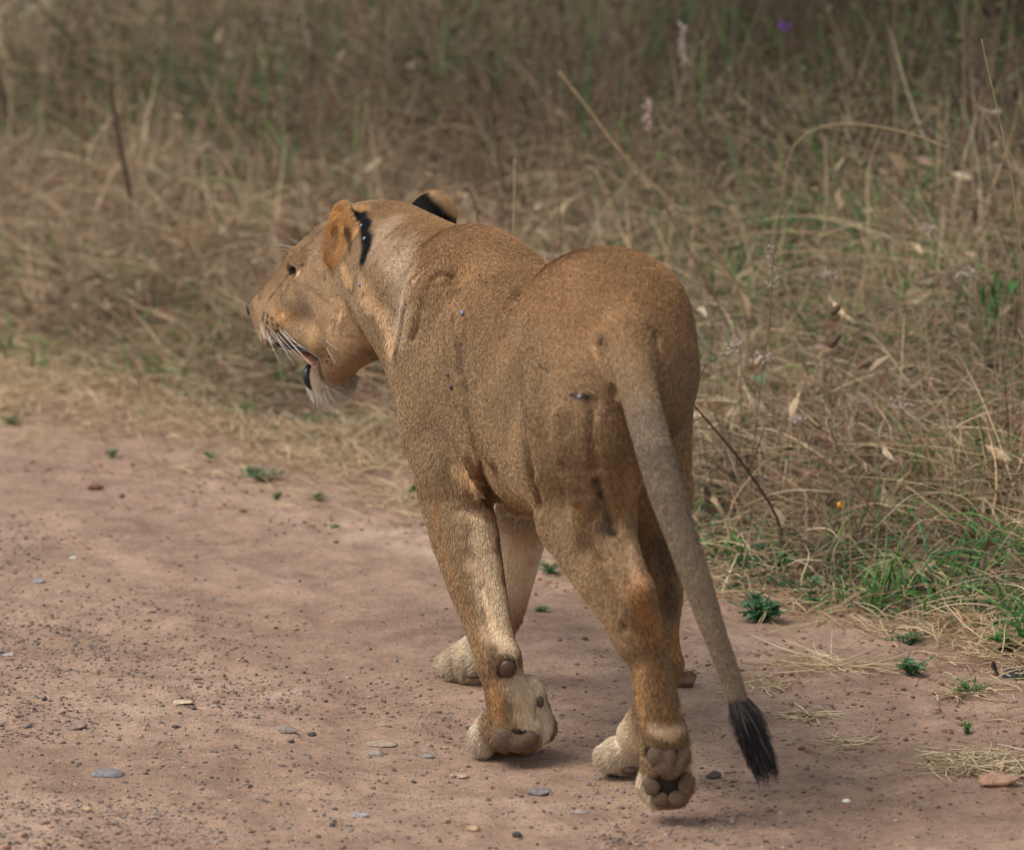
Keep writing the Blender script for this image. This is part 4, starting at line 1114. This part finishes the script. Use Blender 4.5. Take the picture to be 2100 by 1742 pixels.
# 5: broad-leaved undergrowth, dark and low, deep in the bank
x, y, e = scatter(54000, 9.8, 22, .25, lambda x, y, e: sstep(.46, .62, fbm(np.stack([x, y, 0 * x + 21], -1), 1.0, 3)) * (.35 + .65 * sstep(.8, 3, e)) + .06)
lc = np.array([srgb(70, 88, 54), srgb(88, 100, 66), srgb(104, 90, 68), srgb(84, 70, 56), srgb(64, 76, 52)])[rng.choice(5, len(x))] * rng.uniform(.6, 1.2, (len(x), 1))
leaf_cloud('undergrowth', x, y, rng.random(len(x)) ** 1.3 * hgt(x, y, e) * .95, rng.uniform(.012, .034, len(x)), lc, 'low leafy undergrowth among the dry grass', m_leaf)

x, y, e = scatter(4500, 9.2, 13.5, -.05, lambda x, y, e: np.exp(-((e - .16) / .16) ** 2) * sstep(.44, .58, fbm(np.stack([x, y, 0 * x + 33], -1), 2.6, 3)) * (.15 + .85 * sstep(-.1, .4, x)))
lc = np.array([srgb(70, 112, 66), srgb(88, 126, 84), srgb(60, 96, 54), srgb(104, 130, 96)])[rng.choice(4, len(x))] * rng.uniform(.6, 1.15, (len(x), 1))
leaf_cloud('verge_weeds', x, y, .004 + rng.random(len(x)) ** 1.5 * .06, rng.uniform(.010, .026, len(x)), lc, 'low green weeds creeping along the edge of the road', m_leaf)

# shrubs standing at the back of the bank
def shrub(px, py, y, w, h, cols, n_, label):
    t = P(px, py, y); g = ground_z(t[:1], t[1:2], False)[0][0]; r = np.random.default_rng(int(px + py))
    o = empty('shrub', (t[0], t[1], g)); tag(o, label, 'shrub', 'shrubs at the back of the bank')
    V, F = [], []; ends = []
    for i in range(9):
        a = r.uniform(0, 2 * math.pi); q = w * r.uniform(.15, .5); e_ = np.array([math.cos(a) * q, math.sin(a) * q, h * r.uniform(.5, 1)])
        pts = np.array([[0, 0, -.02], e_ * [.35, .35, .5], e_]); t_ = np.linspace(0, 1, 8)[:, None]
        pts = (1 - t_) ** 2 * pts[0] + 2 * t_ * (1 - t_) * pts[1] + t_ ** 2 * pts[2]
        v, f = tube(pts, np.linspace(.010, .003, 8), 5); k = len(V); V += list(v); F += [tuple(j + k for j in x_) for x_ in f]; ends += [pts[j] for j in (3, 4, 5, 6, 7)]
    mesh_obj('stems', V, F, m_twig, o)
    c = np.array(ends)[r.integers(0, len(ends), n_)] + r.normal(0, 1, (n_, 3)) * np.array([w * .16, w * .16, h * .13]); c[:, 2] = np.abs(c[:, 2])
    d = r.normal(0, 1, (n_, 3)); d /= np.linalg.norm(d, axis=1, keepdims=True); s_ = np.cross(d, r.normal(0, 1, (n_, 3))); s_ /= np.linalg.norm(s_, axis=1, keepdims=True)
    L_ = r.uniform(.014, .034, n_)[:, None]
    V = np.stack([c, c + d * L_ * .5 + s_ * L_ * .24, c + d * L_, c + d * L_ * .5 - s_ * L_ * .24], 1).reshape(-1, 3)
    lf = np_mesh('foliage', V, np.arange(4 * n_).reshape(-1, 4), m_leaf, o, smooth=False); lf['kind'] = 'stuff'
    c4 = np.ones((4 * n_, 4), np.float32); c4[:, :3] = np.repeat(np.array(cols)[r.integers(0, len(cols), n_)] * r.uniform(.6, 1.25, (n_, 1)), 4, 0)
    at = lf.data.color_attributes.new('tint', 'FLOAT_COLOR', 'POINT'); at.data.foreach_set('color', c4.ravel())
# ------------------------------------------------------------------ single plants and stems
def tube(pts, radii, sides=6):
    pts = np.asarray(pts, float); k = len(pts); V = []; F = []
    tg = np.gradient(pts, axis=0); tg /= np.linalg.norm(tg, axis=1, keepdims=True)
    ref = np.array([.3, .8, .2])
    for i in range(k):
        s = np.cross(tg[i], ref); s /= np.linalg.norm(s); u = np.cross(s, tg[i])
        for j in range(sides):
            a = 2 * math.pi * j / sides; V.append(pts[i] + radii[i] * (s * math.cos(a) + u * math.sin(a)))
    for i in range(k - 1):
        for j in range(sides):
            F.append((i * sides + j, i * sides + (j + 1) % sides, (i + 1) * sides + (j + 1) % sides, (i + 1) * sides + j))
    F.append(tuple(range(sides))[::-1]); F.append(tuple((k - 1) * sides + j for j in range(sides)))
    return V, F
def spline(pts, k=14):
    pts = np.asarray(pts, float); n_ = len(pts); out = []
    P4 = np.vstack([2 * pts[0] - pts[1], pts, 2 * pts[-1] - pts[-2]])
    for t in np.linspace(0, n_ - 1 - 1e-6, k):
        i = int(t); f = t - i; a, b, c, d = P4[i:i + 4]
        out.append(.5 * ((2 * b) + (c - a) * f + (2 * a - 5 * b + 4 * c - d) * f * f + (3 * b - a - 3 * c + d) * f ** 3))
    return np.array(out)
def pmat(name, c, **k): return bpy.data.materials.get(name) or plain_mat(name, c, **k)
m_straw = pmat('straw_stem', srgb(150, 128, 96), rough=.7, scale=60); m_twig = pmat('twig_bark', srgb(84, 66, 54), rough=.85, scale=120, bump=.4)
m_gstem = pmat('green_stem', srgb(88, 116, 60), rough=.6); m_rust = pmat('rusty_stem', srgb(116, 94, 74), rough=.75)
m_white = pmat('seed_fluff', srgb(172, 156, 144), rough=.9, vary=.15); m_seed = pmat('seed_head', srgb(96, 74, 58), rough=.9, scale=200, bump=.8)
def stem(name, pxs, y, r0, r1, mat, label, cat='stem', k=16, group=None):
    pts = spline([P(px, py, y + dy) for px, py, dy in pxs], k)
    g = ground_z(pts[:1, 0], pts[:1, 1], False)[0][0]
    if pts[0][2] > g + .02:                     # carry the stem on down to its root
        d0 = pts[0] - pts[2]; d0 /= np.linalg.norm(d0); hgt0 = pts[0][2] - g
        root = pts[0] + np.array([d0[0] * .35 * hgt0, .03, -hgt0 - .01]); mid = pts[0] + d0 * .35 * hgt0 + np.array([0, .01, -.12 * hgt0])
        pts = spline(np.vstack([[root], [mid], pts[::3], pts[-1:]]), k + 6)
    o = mesh_obj(name, *tube(pts, np.linspace(r0, r1, len(pts))), mat)
    tag(o, label, cat, group); return o, pts
stem('grass_stalk', [(2100, 700, .05), (2092, 480, 0), (2062, 300, 0), (2030, 160, 0), (2014, 85, 0)], 10.4, .0022, .0011, m_straw, 'tall thin straw stalk standing alone at the right edge', 'stalk')
o, pts = stem('grass_stalk', [(1600, 420, 0), (1640, 280, 0), (1740, 256, -.02), (1850, 270, -.04), (1940, 302, -.06)], 11.8, .0009, .0028, m_straw, 'pale stalk arching over to the right above the bank', 'stalk')
stem('grass_stalk', [(1400, 440, 0), (1280, 320, 0), (1200, 215, 0), (1148, 150, 0)], 11.9, .0042, .0048, m_straw, 'thick pale reed stalk leaning left above the rump', 'stalk')
stem('grass_stalk', [(1480, 640, 0), (1350, 400, 0), (1270, 310, 0)], 12.2, .003, .003, m_rust, 'leaning dry stalk behind the thick pale reed', 'stalk')
stem('grass_stalk', [(1150, 520, 0), (1143, 300, 0), (1128, 190, 0)], 12.3, .0026, .0018, m_rust, 'upright straw stalk directly above the rump', 'stalk')
stem('grass_stalk', [(1052, 500, 0), (1056, 420, 0), (1056, 330, 0)], 11.6, .0038, .003, m_straw, 'upright pale stalk above the shoulders, by the far ear', 'stalk')
stem('grass_stalk', [(985, 520, 0), (978, 440, 0), (960, 380, 0)], 11.6, .003, .0024, m_rust, 'short brown stalk right of the far ear', 'stalk')
stem('grass_stalk', [(1560, 790, 0), (1580, 640, 0), (1590, 500, 0), (1622, 420, 0)], 10.9, .0016, .0013, m_rust, 'thin brown stalk rising from green grass right of the rump', 'stalk')
stem('grass_stalk', [(1745, 1180, 0), (1742, 1060, 0), (1738, 980, 0), (1745, 870, 0)], 10.45, .0014, .0010, m_straw, 'straight straw stalk at the right among green blades', 'stalk')
stem('grass_stalk', [(1690, 1250, 0), (1800, 1190, -.05), (1880, 1110, -.1)], 10.5, .0017, .0011, m_straw, 'long straw leaning right over the low green tuft', 'stalk')
stem('green_stalk', [(1800, 1100, 0), (1803, 950, 0), (1795, 850, 0)], 10.5, .0014, .0010, m_gstem, 'straight green stalk at the right of the bank', 'stalk')
stem('green_stalk', [(1790, 1090, 0), (1850, 960, 0), (1990, 850, 0), (2100, 760, 0)], 10.45, .0014, .0010, m_gstem, 'long green blade arching right across the bank', 'stalk')
stem('dead_stem', [(255, 340, 0), (240, 270, 0), (225, 180, 0)], 14.2, .009, .006, m_twig, 'dark dead stem standing in the bank at the upper left', 'stem')
stem('dead_stem', [(168, 240, 0), (165, 120, 0), (160, -30, 0)], 14.6, .004, .003, m_rust, 'tall pale dead stem rising out of the picture at the upper left', 'stem')
stem('dead_stem', [(1045, 260, 0), (985, 140, 0), (900, 0, 0)], 13.6, .003, .002, m_rust, 'slanting dead stem at the top centre of the bank', 'stem')
stem('dead_stem', [(1340, 480, 0), (1260, 260, .1), (1225, 60, .1), (1250, -20, .1)], 13.0, .0026, .002, m_rust, 'curving brown stem rising behind the rump to the top', 'stem')
stem('dead_stem', [(1040, 430, 0), (1010, 240, 0), (1005, 100, 0)], 13.4, .004, .003, m_twig, 'dark upright stem left of the thick pale reed', 'stem')
DG = [srgb(70, 84, 54), srgb(84, 92, 62), srgb(88, 80, 60)]; DB = [srgb(92, 78, 62), srgb(108, 92, 72), srgb(80, 80, 58)]
for a in ((1760, 150, 13.6, 1.0, .6, DG + DB, 1100, 'dark green brown shrub at the upper right of the bank'),
          (2060, 120, 13.4, .8, .7, DG + DB, 1100, 'dense dark green shrub in the upper right corner'),
          (1430, 60, 14.6, 1.0, .6, DB, 800, 'brown leafless looking shrub at the top right of centre'),
          (640, 40, 15.4, 1.0, .5, DG + DB, 800, 'low dark shrub at the top, left of the centre'),
          (60, 150, 15.6, 1.0, .6, DG + DB, 800, 'green shrub in the upper left corner'),
          (330, 60, 16.2, 1.1, .6, DB, 700, 'brown shrub at the top left behind the dead stems'),
          (1060, 40, 15.0, .8, .55, DG + DB, 700, 'dark green shrub at the top centre')):
    shrub(*a)
# thorny twig at the right of the lioness
tw = empty('twig', P(1596, 1068, 10.75)); tag(tw, 'dark forked twig leaning towards the lioness\'s tail', 'twig')
def child_tube(name, pts, r0, r1, mat, par, k=12):
    q = spline(pts, k); o = mesh_obj(name, *tube(q, np.linspace(r0, r1, k)), mat, par); o.matrix_parent_inverse = Matrix.Translation(-par.location); return o
_b = P(1596, 1068, 10.75); _bz = ground_z(_b[:1], _b[1:2], False)[0][0]
child_tube('stem', [(_b[0] + .02, _b[1], _bz - .01), P(1596, 1068, 10.75), P(1530, 960, 10.7), P(1470, 885, 10.66), P(1424, 832, 10.62)], .0036, .0022, m_twig, tw, 16)
child_tube('branch', [P(1424, 832, 10.62), P(1421, 800, 10.6), P(1450, 745, 10.58)], .002, .0011, m_twig, tw, 8)
child_tube('branch', [P(1535, 968, 10.7), P(1560, 900, 10.7), P(1568, 870, 10.7)], .0018, .001, m_twig, tw, 8)
child_tube('branch', [P(1440, 855, 10.64), P(1425, 862, 10.62), P(1415, 858, 10.6)], .0015, .001, m_twig, tw, 6)
# flower and seed heads
def head(name, px, py, y, base_px, lumps, r, mat, stem_mat, label, cat, stem_r=.0008):
    t = P(px, py, y); b0 = P(base_px[0], base_px[1], y + .02); g = ground_z(b0[:1], b0[1:2], False)[0][0]
    o = empty(name, (b0[0], b0[1], g)); tag(o, label, cat)
    child_tube('stem', [(b0[0], b0[1], g - .01), (b0 * .5 + t * .5) + np.array([rnd.uniform(-.03, .03), 0, 0]), t], stem_r * 1.3, stem_r, stem_mat, o, 10)
    V, F = [], []
    for i in range(lumps):
        if callable(r): c, rr = r(i)
        else: c, rr = np.array([rnd.gauss(0, .008), rnd.gauss(0, .008), rnd.gauss(0, .005)]), r
        k = len(V); v = IV * (1 + rng.uniform(-.25, .25, (12, 1))) * rr + t + c
        V += v.tolist(); F += (IF + k).tolist()
    h = mesh_obj('seed_head' if cat != 'flower' else 'flower_head', V, F, mat, o, smooth=False); h.matrix_parent_inverse = Matrix.Translation(-o.location)
    return o
spike = lambda n_, L_, r0: (lambda i: (np.array([rnd.gauss(0, .006), rnd.gauss(0, .006), -L_ * i / n_ + rnd.gauss(0, .004)]), r0 * rnd.uniform(.35, .9)))
head('seed_spike', 1588, 500, 11.2, (1600, 760), 46, spike(46, .09, .0042), m_white, m_rust, 'white fluffy seed spike hanging in the bank right of the rump', 'seed head')
head('seed_spike', 1400, 50, 13.2, (1380, 330), 40, spike(40, .10, .006), m_white, m_rust, 'white fluffy seed spike near the top of the bank', 'seed head')
head('seed_spike', 1330, 205, 12.8, (1325, 420), 36, spike(36, .07, .0055), pmat('pink_fluff', srgb(190, 160, 152), rough=.9), m_rust, 'pinkish seed spike left of the thick reed, high on the bank', 'seed head')
head('seed_cluster', 1634, 860, 10.7, (1668, 1010), 26, lambda i: (np.array([rnd.gauss(0, .008), rnd.gauss(0, .008), rnd.gauss(0, .003)]), .0028 * rnd.uniform(.5, 1.1)), m_white, m_rust, 'pale flat seed cluster on a bent stem right of the tail', 'seed head')
head('seed_ball', 1715, 634, 10.9, (1712, 900), 10, lambda i: (np.array([rnd.gauss(0, .003)] * 3), .0075), m_seed, m_rust, 'round brown seed ball, upper of two on dry stems', 'seed head')
head('seed_ball', 1710, 700, 10.85, (1715, 960), 10, lambda i: (np.array([rnd.gauss(0, .003)] * 3), .0085), m_seed, m_rust, 'round brown seed ball, lower of two on dry stems', 'seed head')
head('purple_flower', 1612, 55, 13.0, (1620, 240), 9, .0045, pmat('purple_petals', srgb(104, 52, 138)), m_gstem, 'small purple flower near the top of the bank', 'flower')
head('orange_flower', 1720, 1036, 10.5, (1724, 1130), 7, lambda i: (np.array([rnd.gauss(0, .003) for _ in range(3)]), .0034), pmat('orange_petals', srgb(224, 150, 40)), m_gstem, 'tiny orange flower in the grass at the right', 'flower')
for i, (px, py, yy) in enumerate(((1508, 702, 11.0), (1562, 735, 10.9), (1500, 720, 10.95), (1850, 830, 10.75), (1690, 560, 11.4), (1905, 470, 11.6), (1980, 560, 11.3), (2040, 230, 12.3))):
    head('white_flower', px, py, yy, (px + 6, py + 130), 26, lambda i: (np.array([rnd.gauss(0, .012), rnd.gauss(0, .012), rnd.gauss(0, .006)]), .0034 * rnd.uniform(.4, 1.1)), m_white, m_rust, ['pale dry blossom just right of the rump, lower one', 'pale dry blossom farthest right of the pair by the rump', 'pale dry blossom nearest the rump in its cluster', 'white blossom low in the grass at the right', 'pale blossom in the middle of the right bank', 'white blossom high on the right bank', 'pale blossom near the right edge, at rump height', 'white blossom at the upper right beside the tall stalk'][i], 'flower')
# green weeds at the road's edge
def weed(name, px, py, wpx, hpx, nleaf, cols, label, cat='weed', leafw=.22, y=None, up=.6):
    c = G(px, py); c[2] = ground_z(c[:1], c[1:2])[0][0]
    s = c[1] / F_PX; R = wpx * s / 2; Hh_ = hpx * s
    o = empty(name, c); tag(o, label, cat); r = np.random.default_rng(int(px + 3 * py))
    V, F, CC = [], [], []; SV, SF = [], []
    for i in range(max(5, nleaf // 7)):
        a = r.uniform(0, 2 * math.pi); q = R * r.uniform(.3, .95); tip = np.array([math.cos(a) * q, math.sin(a) * q, Hh_ * r.uniform(.3, 1)])
        pts = spline([(0, 0, -.004), tip * np.array([.5, .5, .75]), tip], 7)
        v, f = tube(pts, np.linspace(.0016, .0007, 7), 4); k = len(SV); SV += [tuple(u_) for u_ in v]; SF += [tuple(j + k for j in g_) for g_ in f]
        for j in range(7):
            b = pts[r.integers(1, 7)]; d = r.normal(0, 1, 3); d[2] = abs(d[2]) * up; d /= np.linalg.norm(d)
            L_ = min(.05, max(.010, Hh_ * .5)) * r.uniform(.6, 1.3); sd = np.cross(d, [0, 0, 1]); sd /= np.linalg.norm(sd) + 1e-6; nn = np.cross(sd, d)
            w = L_ * leafw; k = len(V)
            V += [b, b + d * L_ * .35 + sd * w + nn * w * .3, b + d * L_ * .75 + sd * w * .7, b + d * L_ - nn * w * .4, b + d * L_ * .75 - sd * w * .7, b + d * L_ * .35 - sd * w + nn * w * .3, b + d * L_ * .5 - nn * w * .1]
            F += [(k, k + 1, k + 6), (k + 1, k + 2, k + 6), (k + 2, k + 3, k + 6), (k + 3, k + 4, k + 6), (k + 4, k + 5, k + 6), (k + 5, k, k + 6)]
            CC += [np.array(cols[r.integers(len(cols))]) * r.uniform(.7, 1.2)] * 7
    mesh_obj('stems', SV, SF, m_gstem, o)
    lf = mesh_obj('foliage', V, F, m_leaf, o, smooth=False)
    c4 = np.ones((len(V), 4), np.float32); c4[:, :3] = np.array(CC)
    at = lf.data.color_attributes.new('tint', 'FLOAT_COLOR', 'POINT'); at.data.foreach_set('color', c4.ravel())
    lf['kind'] = 'stuff'
    return o
BG = [srgb(70, 118, 78), srgb(92, 134, 96), srgb(58, 100, 60)]; GG = [srgb(66, 122, 54), srgb(90, 140, 66), srgb(52, 98, 44)]
for a in (
    (228, 942, 40, 18, 60, BG, 'small blue green weed alone on the far dirt at the left'),
    (433, 946, 38, 20, 60, GG, 'small bright weed at the straw edge under the nose'),
    (540, 982, 130, 26, 150, BG, 'wide blue green weed on the dirt below the muzzle'),
    (568, 1022, 46, 14, 60, BG, 'low weed just below the wide blue green one'),
    (650, 1026, 60, 12, 60, BG, 'flat weed spreading towards the lioness\'s shoulder'),
    (683, 1078, 36, 6, 30, BG, 'tiny grey green sprig on open dirt under the shoulder'),
    (852, 1030, 46, 36, 70, GG, 'bright green weed right beside the upper foreleg'),
    (1130, 1180, 70, 24, 90, BG, 'blue green weed seen between front and hind legs'),
    (1113, 1254, 36, 8, 30, BG, 'tiny flat weed on the dirt between the legs'),
    (1560, 1272, 120, 46, 200, BG, 'wide grey green weed at the verge right of the tail'),
    (1600, 1190, 60, 50, 90, GG, 'bright green leafy weed above the wide verge weed'),
    (1870, 1385, 100, 34, 110, BG, 'spreading green weed on the dirt at the right'),
    (1985, 1425, 120, 30, 130, GG, 'small tuft of green grass blades with dry base on the dirt at right', 'grass tuft'),
    (1860, 1320, 110, 26, 120, BG, 'grey green weed under the overhanging grass at the right'),
    (2060, 1345, 90, 40, 120, GG, 'green weed beside the black scrap at the right edge'),
    (2095, 1395, 40, 8, 30, BG, 'flat weed leaf at the far right edge'),
    (1505, 1500, 12, 8, 14, GG, 'green sprout behind the tail tuft') if False else (1985, 1500, 24, 26, 24, GG, 'single green sprout on the dirt above the pale straw'),
    (20, 872, 70, 20, 70, GG, 'green patch of weed on the far road at the left edge'),
): weed('grass_tuft' if len(a) > 7 else 'weed', *a[:7], cat=a[7] if len(a) > 7 else 'weed', leafw=.10 if len(a) > 7 else .24)
weed('leafy_plant', 2035, 1000, 110, 330, 120, GG, 'tall upright leafy green plant near the right edge', 'plant', .10, up=1.5)
weed('leafy_plant', 1545, 1010, 50, 190, 50, BG, 'thin stemmed plant with small leaves right of the tail', 'plant', .3, up=1.0)
# straw lying on the road
def straw_pile(name, px, py, wpx, dpx, nmb, hpx, label, lmin=.02, lmax=.10, ang=None):
    c = G(px, py); s = c[1] / F_PX; r = np.random.default_rng(int(px * 3 + py))
    x = c[0] + r.normal(0, wpx * s / 4, nmb); y = c[1] + r.normal(0, dpx * s / 4 / .2, nmb)
    a = r.uniform(0, 2 * math.pi, nmb) if ang is None else r.normal(ang, .5, nmb)
    L_ = r.uniform(lmin, lmax, nmb); z = ground_z(x, y)[0] + r.random(nmb) * hpx * s
    t = np.linspace(-.5, .5, 6); cv = r.normal(0, .10, nmb)
    d = np.stack([np.cos(a), np.sin(a), r.normal(0, .12, nmb)], 1); q = np.stack([-np.sin(a), np.cos(a), r.normal(0, .3, nmb)], 1)
    p = np.stack([x, y, z], 1)[:, None] + (L_[:, None] * t)[..., None] * d[:, None] + ((L_ * cv)[:, None] * (t * 2) ** 2)[..., None] * q[:, None]
    zf = ground_z(p[..., 0], p[..., 1])[0] + .001; p[..., 2] = np.maximum(p[..., 2], zf)
    cc = np.array([srgb(226, 206, 172), srgb(206, 182, 146), srgb(184, 158, 124)])[r.choice(3, nmb)] * r.uniform(.75, 1.12, (nmb, 1))
    o = curves_obj(name, p, r.uniform(.0006, .0013, nmb)[:, None] * np.array([.7, 1, 1, 1, .8, .4]), cc, m_dry)
    tag(o, label, 'straw'); return o
straw_pile('straw_heap', 2020, 1572, 210, 40, 850, 26, 'heap of pale dry straw on the dirt at the lower right')
straw_pile('straw_wisp', 1740, 1522, 110, 20, 70, 6, 'thin wisp of straw on the dirt between tail tuft and straw heap')
straw_pile('straw_wisp', 1660, 1470, 110, 22, 60, 6, 'loose straw scattered right of the tail, above the lower wisp')
straw_pile('straw_wisp', 1560, 1400, 120, 30, 80, 6, 'straw and seed husks on the dirt behind the tail')
straw_pile('straw_wisp', 1980, 1425, 110, 14, 90, 8, 'dead brown straw around the small grass tuft')
straw_pile('straw_wisp', 1710, 1370, 230, 20, 60, 5, 'long single straws lying along the verge at the right', .1, .3, ang=2.6)
# black curled scrap at the right edge of the road
c = G(2062, 1392); c[2] = ground_z(c[:1], c[1:2])[0][0]
V, F = [], []; nu, nv = 14, 7
for side in (0, 1):
    for i in range(nu):
        for j in range(nv):
            u = -1.15 + 2.3 * i / (nu - 1); v = -1 + 2 * j / (nv - 1)
            r_ = .030 - .0035 * side; w_ = .018 * (1 - .35 * abs(u) ** 2) * (1 + .25 * math.sin(3 * u))
            V.append((math.sin(u) * r_ * 1.05 + v * .006, v * w_, .031 - math.cos(u) * r_ + .006 * u * v + .004 * math.sin(5 * u)))
idx_ = lambda s_, i, j: s_ * nu * nv + i * nv + j
for i in range(nu - 1):
    for j in range(nv - 1):
        F.append((idx_(0, i, j), idx_(0, i, j + 1), idx_(0, i + 1, j + 1), idx_(0, i + 1, j))); F.append((idx_(1, i, j), idx_(1, i + 1, j), idx_(1, i + 1, j + 1), idx_(1, i, j + 1)))
for i in range(nu - 1):
    for j in (0, nv - 1): F.append((idx_(0, i, j), idx_(0, i + 1, j), idx_(1, i + 1, j), idx_(1, i, j)))
for j in range(nv - 1):
    for i in (0, nu - 1): F.append((idx_(0, i, j), idx_(1, i, j), idx_(1, i, j + 1), idx_(0, i, j + 1)))
scr = mesh_obj('curled_scrap', V, F, plain_mat('black_scrap', (.022, .022, .026), .5, .4, .4, 80, .4)); scr.location = c; scr.scale = (1.25, 1.25, 1.25); scr.rotation_euler = (.1, .15, .4)
tag(scr, 'black curled scrap lying at the grass edge on the far right', 'scrap')
